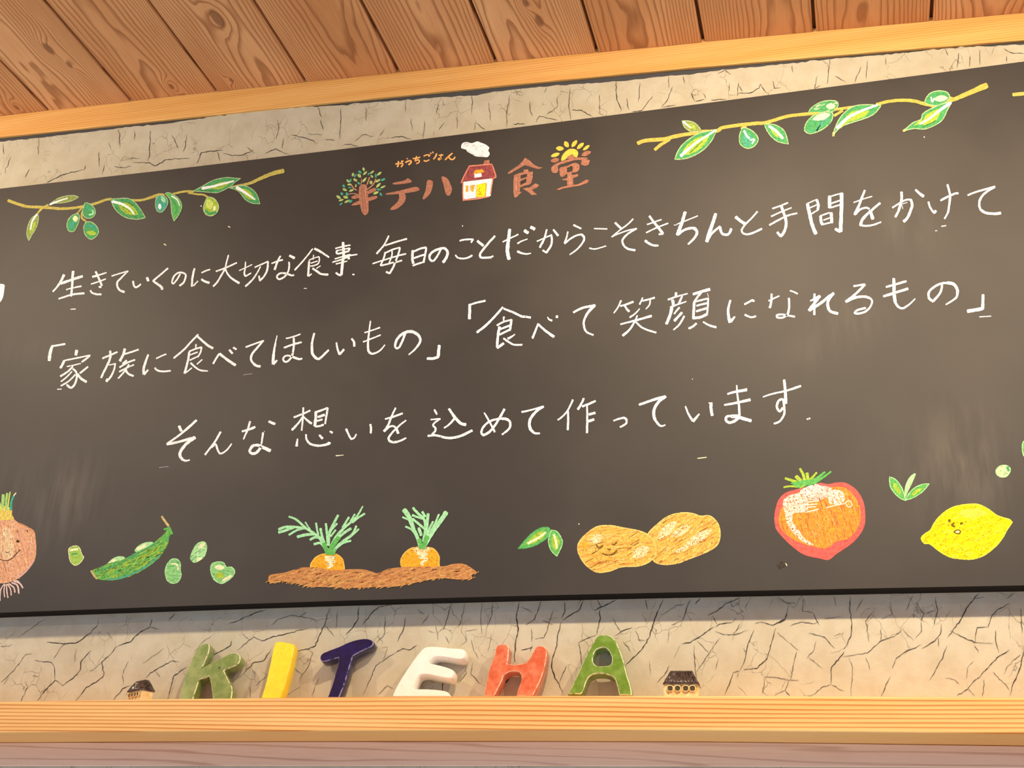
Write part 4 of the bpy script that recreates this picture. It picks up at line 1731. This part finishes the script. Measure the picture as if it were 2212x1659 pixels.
sub = new_obj('wall_substrate', [(-2.6, .0024, 0), (2.4, .0024, 0), (2.4, .0024, 3.2), (-2.6, .0024, 3.3), (-2.6, .03, 0), (2.4, .03, 0), (2.4, .03, 3.2), (-2.6, .03, 3.3)],
              [(0, 1, 2, 3), (7, 6, 5, 4), (0, 4, 5, 1), (3, 2, 6, 7), (0, 3, 7, 4), (1, 5, 6, 2)], M_dark, wall)

# ------------------------------------------------------------------ strokes and fills on a plane
def catmull(P, closed=False, sub=5):
    n = len(P); out = []
    if n < 3 and not closed:
        a, b = P; return [tuple(a[k] + (b[k] - a[k]) * i / 4 for k in (0, 1)) for i in range(5)]
    for i in range(n if closed else n - 1):
        g = (lambda j: P[j % n]) if closed else (lambda j: P[max(0, min(n - 1, j))])
        p0, p1, p2, p3 = g(i - 1), g(i), g(i + 1), g(i + 2)
        for s in range(sub):
            t = s / sub
            out.append(tuple(0.5 * (2*p1[k] + (p2[k] - p0[k]) * t + (2*p0[k] - 5*p1[k] + 4*p2[k] - p3[k]) * t*t + (3*p1[k] - p0[k] - 3*p2[k] + p3[k]) * t**3) for k in (0, 1)))
    if not closed: out.append(tuple(P[-1]))
    return out
def closed_curve(P, corner, sub=5):
    """closed smooth outline that keeps marked corners sharp"""
    ci = [i for i, c in enumerate(corner) if c]
    if not ci: return catmull(P, True, sub)
    out = []
    for a, b in zip(ci, ci[1:] + [ci[0] + len(P)]):
        seg = [P[j % len(P)] for j in range(a, b + 1)]
        out += (catmull(seg, False, sub) if len(seg) > 2 else [seg[0], seg[1]])[:-1]
    return out
def parse_pts(s):
    P = []; C = []
    for w in s.split():
        c = w.endswith('!'); x, y = w.rstrip('!').split(','); P.append((float(x), float(y))); C.append(c)
    return P, C
def inside(p, P):
    x, y = p; r = False; j = len(P) - 1
    for i in range(len(P)):
        if (P[i][1] > y) != (P[j][1] > y) and x < (P[j][0] - P[i][0]) * (y - P[i][1]) / (P[j][1] - P[i][1]) + P[i][0]: r = not r
        j = i
    return r

class Sheet:
    """collects flat chalk shapes lying on the board"""
    layer = 0
    def __init__(s): s.v = []; s.f = []; s.fm = []; s.mats = []
    def mi(s, mt):
        if mt not in s.mats: s.mats.append(mt)
        return s.mats.index(mt)
    def put(s, pts, mt, tris):
        y = BY - 0.0002 - Sheet.layer * 1.2e-5
        b = len(s.v)
        for (px, py) in pts: s.v.append(on_y(px, py, y))
        for t in tris: s.f.append(tuple(b + i for i in t)); s.fm.append(s.mi(mt))
    def fill(s, pts, mt):
        tr = tessellate_polygon([[Vector((x, y, 0)) for x, y in pts]])
        s.put(pts, mt, tr)
    def stroke(s, pts, w0, w1, mt, rj, rough=0.10, taper=False):
        L = [0.0]
        for a, b in zip(pts[:-1], pts[1:]): L.append(L[-1] + math.hypot(b[0] - a[0], b[1] - a[1]))
        if L[-1] < 1e-6: return
        n = len(pts); lf = []; rt = []
        for i, p in enumerate(pts):
            a = pts[max(0, i - 1)]; b = pts[min(n - 1, i + 1)]
            dx, dy = b[0] - a[0], b[1] - a[1]; d = math.hypot(dx, dy) or 1
            f = L[i] / L[-1]
            w = (w0 + (w1 - w0) * f) * 0.5
            if taper: w *= max(0.12, math.sin(pi * min(1, max(0, f))) ** 0.6)
            wl = w * (1 + rj.uniform(-rough, rough)); wr = w * (1 + rj.uniform(-rough, rough))
            lf.append((p[0] + dy / d * wl, p[1] - dx / d * wl)); rt.append((p[0] - dy / d * wr, p[1] + dx / d * wr))
        def cap(p, q, w):
            dx, dy = p[0] - q[0], p[1] - q[1]; d = math.hypot(dx, dy) or 1; dx /= d; dy /= d
            return [(p[0] + dx * w * .40 * sin(a) + dy * w * cos(a), p[1] + dy * w * .40 * sin(a) - dx * w * cos(a)) for a in (pi * .2, pi * .4, pi * .6, pi * .8)]
        V = lf + rt; F = []
        for i in range(n - 1): F.append((i, i + 1, n + i + 1, n + i))
        if not taper:
            e = cap(pts[-1], pts[-2], w1 * .5); b = len(V); V += e
            F.append((n - 1, b, b + 1, b + 2, b + 3, 2 * n - 1))
            e = cap(pts[0], pts[1], w0 * .5); b = len(V); V += e
            F.append((n, b, b + 1, b + 2, b + 3, 0))
        s.put(V, mt, F)
    def build(s, name, parent, origin):
        if not s.f: return None
        o = new_obj(name, [v - origin for v in s.v], s.f, s.mats, parent, s.fm)
        return o

def chalk_art(text, board, origin, sub_default):
    """D part / S sub-part / T tile origin + zoom / F FL fills / K strokes / L lozenge / O outline / I inner copy / H hatching / Z fringe"""
    rj = random.Random(11); ox = oy = 0.0; sc = 8.0145
    part = None; sheet = None; sname = None; dname = None
    poly = None
    parts = []
    def flush():
        nonlocal sheet, part
        if sheet and sheet.f:
            if sname is None:
                o = sheet.build(dname, board, origin); parts.append((dname, o))
            else:
                if part is None:
                    part = empty(dname, (0, 0, 0), board); parts.append((dname, part))
                sheet.build(sname, part, origin)
        sheet = Sheet()
    tr = lambda P: [(ox + x / sc, oy + y / sc) for x, y in P]
    for ln in text.strip().split('\n'):
        if not ln.strip(): continue
        w = ln.split(None, 1); c = w[0]; rest = w[1] if len(w) > 1 else ''
        Sheet.layer = 0 if c in ('D', 'C', 'M') else Sheet.layer + 1
        if c == 'T':
            q = rest.split(); ox, oy = float(q[0]), float(q[1])
            if len(q) > 2: sc = float(q[2])
        elif c == 'D': flush(); dname = rest; part = None; sname = None
        elif c == 'S': flush(); sname = rest
        elif c == 'C': flush(); sname = 'written_character'
        elif c == 'M': flush(); sname = 'stray_chalk_tick'
        elif c in ('F', 'FL'):
            col, pts = rest.split(None, 1); P, C = parse_pts(pts)
            poly = closed_curve(P, C) if c == 'F' else P
            pp = tr(poly); sheet.fill(pp, chalk(col, GRAINY.get(col, -0.01)))
        elif c == 'K':
            col, wd, pts = rest.split(None, 2)
            a, b = (wd.split('>') + [wd])[:2]
            for seg in pts.split('/'):
                P, _ = parse_pts(seg)
                sheet.stroke(tr(catmull(P)), float(a) / sc, float(b) / sc, chalk(col, -0.03), rj)
        elif c[0].isdigit():
            a, b = (c.split('>') + [c])[:2]
            for seg in rest.split('/'):
                P, _ = parse_pts(seg)
                sheet.stroke(tr(catmull(P)), float(a) / sc * .95, float(b) / sc * .95, chalk('white', 0.0), rj, 0.13)
        elif c == 'L':
            col, wd, pts = rest.split(None, 2); P, _ = parse_pts(pts)
            (x0, y0), (x1, y1) = P
            line = [(x0 + (x1 - x0) * i / 8, y0 + (y1 - y0) * i / 8) for i in range(9)]
            sheet.stroke(tr(line), float(wd) / sc, float(wd) / sc, chalk(col, GRAINY.get(col, 0.0)), rj, 0.06, True)
        elif c == 'O':
            col, wd = rest.split()
            sheet.stroke(tr(poly + [poly[0]]), float(wd) / sc, float(wd) / sc, chalk(col, 0.02), rj, 0.2)
        elif c == 'I':
            col, k, dx, dy = rest.split(); k = float(k)
            gx = sum(p[0] for p in poly) / len(poly); gy = sum(p[1] for p in poly) / len(poly)
            sheet.fill(tr([(gx + (x - gx) * k + float(dx) * .3, gy + (y - gy) * k + float(dy) * .3) for x, y in poly]), chalk(col, 0.05))
        elif c in ('H', 'Z'):
            col, wd, n, ang, ln_, seed = rest.split(); wd = float(wd); n = int(n); ang = radians(float(ang)); ln_ = float(ln_); rr = random.Random(int(seed))
            xs_ = [p[0] for p in poly]; ys_ = [p[1] for p in poly]
            cnt = 0; tries = 0
            while cnt < n and tries < n * 20:
                tries += 1
                if c == 'H':
                    p = (rr.uniform(min(xs_), max(xs_)), rr.uniform(min(ys_), max(ys_)))
                    if not inside(p, poly): continue
                else:
                    i = rr.randrange(len(poly)); a, b = poly[i], poly[(i + 1) % len(poly)]; f = rr.random()
                    p = (a[0] + (b[0] - a[0]) * f, a[1] + (b[1] - a[1]) * f)
                    if inside((p[0], p[1] + 6), poly): continue
                a = ang + rr.gauss(0, 0.10); l = ln_ * rr.uniform(0.5, 1.1) / 2
                e0 = (p[0] - cos(a) * l, p[1] - sin(a) * l); e1 = (p[0] + cos(a) * l, p[1] + sin(a) * l)
                if c == 'H':
                    while l > 4 and not (inside(e0, poly) and inside(e1, poly)):
                        l *= 0.7; e0 = (p[0] - cos(a) * l, p[1] - sin(a) * l); e1 = (p[0] + cos(a) * l, p[1] + sin(a) * l)
                    if l <= 4: continue
                bw = rr.uniform(-.08, .08) * l
                mid = (p[0] - sin(a) * bw, p[1] + cos(a) * bw)
                ww = wd * rr.uniform(0.7, 1.2) / sc
                sheet.stroke(tr(catmull([e0, mid, e1], sub=3)), ww, ww * .8, chalk(col, 0.02), rj, 0.15)
                cnt += 1
    flush()
    return parts

# ------------------------------------------------------------------ chalkboard
B_O = on_y(1106, 1287.5, BY)
chalkboard = empty('chalkboard', B_O)
tag(chalkboard, 'long dark chalkboard with white Japanese handwriting and chalk vegetables on the plaster wall', 'chalkboard')
bt = [p - B_O for p in line3(BOARD_TOP, BY, .42, .35)]; bb = [p - B_O for p in line3(BOARD_BOT, BY, .42, .35)]
panel = prism('board_panel', bt, bb, 0.0, -BY - 0.0005, [mat_board(), M_black], chalkboard, 0.0)
for lab, txt in (('upper line of white chalk handwriting', LINE1), ('middle line of white chalk handwriting in corner brackets', LINE2), ('short lower line of white chalk handwriting', LINE3)):
    for nm, o in chalk_art('D writing_line\n' + txt, chalkboard, B_O, None): o['label'] = lab
PARTLABEL = dict(olive_branch_drawing='chalk drawing of an olive branch with leaves and green olives', onion_drawing='chalk drawing of a smiling brown onion with a green sprout',
 pea_pod_drawing='chalk drawing of a green pea pod', loose_pea_drawing='chalk drawing of a pale green pea', carrot_patch_drawing='chalk drawing of two orange roots with feathery leaves in brown soil',
 leaf_pair_drawing='chalk drawing of two green leaves', potato_drawing='chalk drawing of two yellow potatoes, one with a sleepy face', tomato_drawing='chalk drawing of a red and orange tomato',
 leaf_sprig_drawing='chalk drawing of a sprig with three green leaves', lemon_drawing='chalk drawing of a yellow lemon with a small face', logo_tree_drawing='chalk drawing of a tree shaped like a character',
 logo_characters_drawing='large brown chalk characters with a yellow rising sun', logo_kana_drawing='small orange chalk kana', logo_house_drawing='chalk drawing of a white house with a red roof and smoke', cup_drawing='white chalk shape at the board edge')
for txt in (LOGO, OLIVE, VEG):
    for nm, o in chalk_art(txt, chalkboard, B_O, None):
        if nm in PARTLABEL: o['label'] = PARTLABEL[nm]

# ------------------------------------------------------------------ cracks in the plaster
def crack_art(text):
    rj = random.Random(4); V = []; F = []
    ox = oy = 0; sc = 1; y0 = -0.0006; k = 0
    for ln in text.strip().split('\n'):
        w = ln.split(None, 1)
        if w[0] == 'T':
            q = w[1].split(); ox, oy, sc = float(q[0]), float(q[1]), float(q[2]); continue
        wd = float(w[0]) / sc * 0.40; P, _ = parse_pts(w[1])
        P = [(ox + x / sc, oy + y / sc) for x, y in P]
        pts = []
        for a, b in zip(P[:-1], P[1:]):
            d = math.hypot(b[0] - a[0], b[1] - a[1]); n = max(2, int(d / 5))
            for i in range(n):
                f = i / n; j = 0.7 if i else 0
                pts.append((a[0] + (b[0] - a[0]) * f + rj.gauss(0, j), a[1] + (b[1] - a[1]) * f + rj.gauss(0, j)))
        pts.append(P[-1]); n = len(pts); base = len(V); k += 1
        for i, p in enumerate(pts):
            a = pts[max(0, i - 1)]; b = pts[min(n - 1, i + 1)]; dx, dy = b[0] - a[0], b[1] - a[1]; d = math.hypot(dx, dy) or 1
            f = i / (n - 1); ww = wd * 0.5 * (0.25 + 0.75 * (4 * f * (1 - f)) ** 0.5) * rj.uniform(0.5, 1.25)
            for s in (1, -1): V.append(on_y(p[0] + s * dy / d * ww, p[1] - s * dx / d * ww, y0 - k * 1e-6))
        for i in range(n - 1): F.append((base + 2*i, base + 2*i + 2, base + 2*i + 3, base + 2*i + 1))
    return V, F
cv, cf = crack_art(CRACKS)
crk = new_obj('plaster_crack', cv, cf, plain('crack_shadow', (34, 29, 26), 1.0), wall)
crk['kind'] = 'stuff'

# ------------------------------------------------------------------ shelf and fascia
st = line3(SHELF_TOP, SY, .45, .45); sb = line3(SHELF_BOT, SY, .45, .45)
shelf = prism('wooden_shelf', st, sb, SY, -0.0004, M_shelf, None, 0.0015)
tag(shelf, 'long pale straight grained timber shelf below the chalkboard', 'shelf')
def shelf_z(x):
    for a, b in zip(st[:-1], st[1:]):
        if x <= b.x or b is st[-1]: return a.z + (b.z - a.z) * (x - a.x) / (b.x - a.x)
FY = -0.006
ft = [Vector((p.x, 0, p.z - 0.0006)) for p in sb]
fbp = line3([(0, 1654.5), (370, 1654), (740, 1654), (1110, 1654), (1480, 1655), (1846, 1656.5), (2212, 1658.5)], FY, .45, .45)
fas = prism('trim_2', ft, fbp, FY, -0.0004, M_fascia, None, 0.001)
tag(fas, 'pinkish timber fascia board under the shelf', kind='structure')

# ------------------------------------------------------------------ ceramic letters
LEAN = radians(12)
GL = dict(green=(mat_glaze('green_glaze', (104, 132, 62), (138, 158, 92)), mat_rim('green_worn_rim', (130, 150, 86), (236, 232, 196))),
          yellow=(mat_glaze('yellow_glaze', (250, 214, 0), (255, 226, 10), (240, 0.16, (70, 50, 10)), 0.3), mat_rim('yellow_rim', (246, 206, 8), (255, 226, 70))),
          navy=(mat_glaze('navy_glaze', (8, 6, 62), (18, 15, 86), None, 0.12), mat_rim('navy_rim', (22, 18, 92), (140, 140, 190))),
          white=(mat_glaze('white_glaze', (242, 240, 232), (248, 246, 240), (110, 0.10, (150, 150, 150)), 0.35), mat_rim('white_rim', (242, 240, 232), (248, 246, 240))),
          coral=(mat_glaze('coral_glaze', (204, 94, 64), (222, 130, 98), (200, 0.10, (90, 30, 14)), 0.2), mat_rim('coral_rim', (220, 130, 100), (244, 204, 178))),
          leaf=(mat_glaze('leaf_green_glaze', (98, 136, 46), (122, 158, 72)), mat_rim('leaf_worn_rim', (128, 160, 84), (236, 240, 200))))
LLAB = dict(K='olive green glazed ceramic letter K leaning on the wall beside the tilted tiny house', I='bright yellow glazed ceramic letter I with dark specks on the wooden shelf',
            T='navy blue glossy ceramic letter T on the wooden shelf', E='white glazed ceramic letter E on the wooden shelf',
            H='coral orange glazed ceramic letter H with pale worn rims on the shelf', A='leaf green glazed ceramic letter A leaning on the wall beside the orange H')
def offset(P, d):
    n = len(P); out = []
    area = sum(P[i][0] * P[(i + 1) % n][1] - P[(i + 1) % n][0] * P[i][1] for i in range(n))
    sgn = 1 if area > 0 else -1
    for i in range(n):
        a, p, b = P[i - 1], P[i], P[(i + 1) % n]
        def nrm(u, v):
            dx, dy = v[0] - u[0], v[1] - u[1]; l = math.hypot(dx, dy) or 1; return (-dy / l * sgn, dx / l * sgn)
        n1, n2 = nrm(a, p), nrm(p, b); mx, my = n1[0] + n2[0], n1[1] + n2[1]; l2 = mx * mx + my * my
        k = 2 / max(l2, 1.0)
        out.append((p[0] + mx * k * d * 0.5 * 1.0, p[1] + my * k * d * 0.5 * 1.0))
    return out
def make_letter(ch, gl, ox, oy, sc, loops, seed):
    rj = random.Random(seed)
    th = 0.019 if ch != 'E' else 0.021
    allp = [(ox + x / sc, oy + y / sc) for P, C in loops for x, y in P]
    topy = min(p[1] for p in allp); cxp = sum(p[0] for p in allp) / len(allp)
    z_s = shelf_z(on_y(cxp, 1503, -0.05).x); ztop = on_y(cxp, topy, -0.03).z
    h = ztop - z_s
    yb = -(h * math.tan(LEAN) + th * cos(LEAN)) - 0.0012
    p0 = Vector((0, yb, z_s)); nrm = Vector((0, -cos(LEAN), sin(LEAN))); upv = Vector((0, sin(LEAN), cos(LEAN)))
    org = Vector((on_plane(cxp, 1503, p0, nrm).x, yb, z_s))
    L2 = []
    for P, C in loops:
        cur = closed_curve(P, C, 5)
        q = []
        for (x, y) in cur:
            w = on_plane(ox + x / sc, oy + y / sc, p0, nrm) - org
            s = w.dot(upv); q.append([w.x, s])
        # resample evenly, keep the foot flat on the shelf
        r = []
        n = len(q)
        for i in range(n):
            a, b = q[i], q[(i + 1) % n]; d = math.hypot(b[0] - a[0], b[1] - a[1]); k = max(1, int(d / 0.0022))
            for j in range(k):
                f = j / k; r.append((a[0] + (b[0] - a[0]) * f, a[1] + (b[1] - a[1]) * f))
        r = [(x + rj.gauss(0, .00012), max(s, 0.0005)) for x, s in r]
        # drop duplicates
        o = [r[0]]
        for p in r[1:]:
            if math.hypot(p[0] - o[-1][0], p[1] - o[-1][1]) > 0.0009: o.append(p)
        L2.append(o)
    rnd_ = (ch == 'E')
    prof = [(0.0015, th, 0), (0.0, th - .0015, 0), (0.0, 0.0045, 0), (0.0006, 0.0018, 0), (0.0016, 0.0006, 1), (0.0030, 0.0, 1)]
    if rnd_: prof = [(0.0015, th, 0), (0.0, th - .0015, 0), (0.0, 0.008, 0), (0.0008, 0.004, 0), (0.0024, 0.0014, 0), (0.0048, 0.0, 0)]
    V = []; F = []; fm = []
    front = []; back = []
    for li, lp in enumerate(L2):
        rings = []
        for (ins, dep, mi) in prof:
            op = offset(lp, ins if li == 0 else -ins)
            base = len(V); rings.append((base, mi))
            for (x, s) in op: V.append(Vector((x, 0, 0)) + upv * max(s, 0.0) - nrm * dep)
            if ins == prof[-1][0] and dep == 0.0: front.append((base, op))
            if dep == th: back.append((base, op))
        n = len(lp)
        for (a, _), (b, mi) in zip(rings[:-1], rings[1:]):
            for i in range(n):
                j = (i + 1) % n
                F.append((a + i, a + j, b + j, b + i)); fm.append(mi)
    for loopset in (front, back):
        idx = []
        for b, op in loopset: idx += [b + i for i in range(len(op))]
        for t in tessellate_polygon([[Vector((x, s, 0)) for x, s in op] for b, op in loopset]):
            F.append(tuple(idx[i] for i in t)); fm.append(0)
    # the foot: nothing may dip below the shelf top
    zmin = 0.0
    V = [Vector((v.x, v.y, max(v.z, zmin))) for v in V]
    o = new_obj('ceramic_letter', V, F, [GL[gl][0], GL[gl][1]], None, fm, True)
    o.location = org + Vector((0, 0, 0.0006))
    fix_normals(o)
    for p in o.data.polygons: p.use_smooth = len(p.vertices) == 4
    tag(o, LLAB[ch], 'letter', 'ceramic letters on the shelf')
    if ch == 'K':
        c = on_plane(ox + 1600 / sc, oy + 590 / sc, p0, nrm) + nrm * 0.0003
        vs = [c + Vector((cos(2 * pi * i / 14) * .0021 * rj.uniform(.85, 1.1), 0, 0)) + upv * (sin(2 * pi * i / 14) * .0021 * rj.uniform(.85, 1.1)) for i in range(14)]
        new_obj('screw_hole', [v - o.location for v in vs], [tuple(range(14))], plain('screw_hole_dark', (54, 60, 40), 0.5), o)  # screw hole as a flat disc, its inner shade put into the colour
    return o
cur = None
for i, ln in enumerate(LETTERS.strip().split('\n')):
    q = ln.split()
    if q[0].isalpha():
        cur = (q[0], q[1], float(q[2]), float(q[3]), float(q[4]))
    else:
        make_letter(*cur, [parse_pts(s) for s in ln.split(';')], i)

# ------------------------------------------------------------------ miniature houses
M_roof = mat_glaze('dark_brown_roof_glaze', (52, 40, 36), (84, 70, 66), None, 0.15, 120)
M_hwall = mat_glaze('cream_wall_glaze', (232, 200, 124), (248, 226, 170), None, 0.3, 150)
M_clay = plain('bare_clay', (206, 176, 128), 0.8)
M_win = plain('dark_window_hollow', (66, 60, 34), 0.6)
M_rimw = mat_glaze('window_rim_glaze', (232, 200, 126), (246, 226, 170), None, 0.3, 150)
def mini_house(loc, rz, W, label, tilt=0.0):
    """roof with raised ribs over a low wall with four windows"""
    root = empty('miniature_house', loc)
    root.rotation_euler = (0, tilt, rz)
    hw, d = W * .985 / 2, W * .46
    wh = W * .52; rh = W * .40
    # wall block, slightly pillowed
    V = []; F = []; nx = 12
    for (zz, sw) in ((0, .985), (wh * .5, 1.0), (wh, .97)):
        for (yy) in (-d / 2, d / 2):
            for i in range(nx + 1):
                x = -hw * sw + 2 * hw * sw * i / nx
                pin = 0.0012 * sin(i * 2.1 + zz * 300)
                V.append((x, yy + (pin if yy < 0 else 0), zz))
    n = nx + 1
    for k in (0, 1):
        for s in (0, 1):
            a = (k * 2 + s) * n; b = ((k + 1) * 2 + s) * n
            for i in range(nx): F.append((a + i, a + i + 1, b + i + 1, b + i))
        a = k * 2 * n; b = (k + 1) * 2 * n
        F.append((a, b, b + n, a + n)); F.append((a + nx, a + n + nx, b + n + nx, b + nx))
    F.append(tuple(range(nx + 1)) + tuple(n + i for i in range(nx, -1, -1)))
    F.append(tuple(4 * n + i for i in range(nx + 1)) + tuple(5 * n + i for i in range(nx, -1, -1)))
    wl = new_obj('house_wall', V, F, M_hwall, root, None, False); fix_normals(wl)
    bv = wl.modifiers.new('soft', 'BEVEL'); bv.width = .0012; bv.segments = 2; bv.limit_method = 'ANGLE'; bv.angle_limit = radians(50)
    # roof: frustum with ribs
    V = []; F = []; N = 90; rows = 8
    W0, W1 = W * 1.02 / 2, W * .62 / 2
    D0, D1 = d * .62, d * .16
    rr = random.Random(int(W * 1e5))
    for r in range(rows + 1):
        f = r / rows; hwid = W0 + (W1 - W0) * f; dep = D0 + (D1 - D0) * f; z = wh * .93 + rh * f
        for side in (-1, 1):
            for i in range(N + 1):
                u = i / N; rib = abs(sin(u * pi * 9)) ** 0.7 * W * .045 * (1 if 0 < r < rows else .4)
                x = (-hwid + 2 * hwid * u) + W * .006 * sin(r * 1.7 + int(u * 9) * 2.3)
                V.append((x, side * (dep + rib), z + (W * .008 * sin(u * 23) if r == 0 else 0)))
    m2 = N + 1
    for r in range(rows):
        for s in (0, 1):
            a = (r * 2 + s) * m2; b = ((r + 1) * 2 + s) * m2
            for i in range(N): F.append((a + i, a + i + 1, b + i + 1, b + i))
        a = r * 2 * m2; b = (r + 1) * 2 * m2
        F.append((a, b, b + m2, a + m2)); F.append((a + N, a + m2 + N, b + m2 + N, b + N))
    F.append(tuple(range(m2)) + tuple(m2 + i for i in range(N, -1, -1)))
    t0 = rows * 2 * m2
    F.append(tuple(t0 + i for i in range(m2)) + tuple(t0 + m2 + i for i in range(N, -1, -1)))
    rf = new_obj('house_roof', V, F, M_roof, root, None, True); fix_normals(rf)
    # four windows: raised oval rim around a dark hollow
    for cxw in (-.62, -.20, .26, .64):
        bm = bmesh.new(); ring = []; k = 20
        ax, az = hw * .15, wh * .135; czw = wh * .68
        for (sc_, yy) in ((1.35, .0004), (1.28, -.0012), (1.05, -.0014), (0.95, -.0002)):
            ring.append([bm.verts.new((cxw * hw + ax * sc_ * (abs(cos(a)) ** .75) * (1 if cos(a) >= 0 else -1), -d / 2 - .0012 + yy, czw + az * sc_ * (abs(sin(a)) ** .75) * (1 if sin(a) >= 0 else -1))) for a in [2 * pi * j / k for j in range(k)]])
        for a, b in zip(ring[:-1], ring[1:]):
            for j in range(k): bm.faces.new((a[j], a[(j + 1) % k], b[(j + 1) % k], b[j]))
        c = bm.faces.new(ring[-1]); c.material_index = 1
        bmesh.ops.recalc_face_normals(bm, faces=bm.faces)
        me = bpy.data.meshes.new('window'); bm.to_mesh(me); bm.free()
        me.materials.append(M_rimw); me.materials.append(M_win)
        wo_ = bpy.data.objects.new('window', me); COL.objects.link(wo_); wo_.parent = root
    tag(root, label, 'miniature house', 'miniature houses on the shelf')
    return root
HY = -0.045
pr = on_y(1473, 1503, HY); mini_house((pr.x, HY, shelf_z(pr.x) + .0004), 0.05, 0.0505, 'tiny ceramic house with dark ribbed roof standing upright beside the green letter A')
pl = on_y(302, 1510, HY); mini_house((pl.x, HY, shelf_z(pl.x) + .0004), radians(-32), 0.0450, 'tiny ceramic house with dark ribbed roof turned askew beside the green letter K')

scene.cycles.transparent_max_bounces = 32
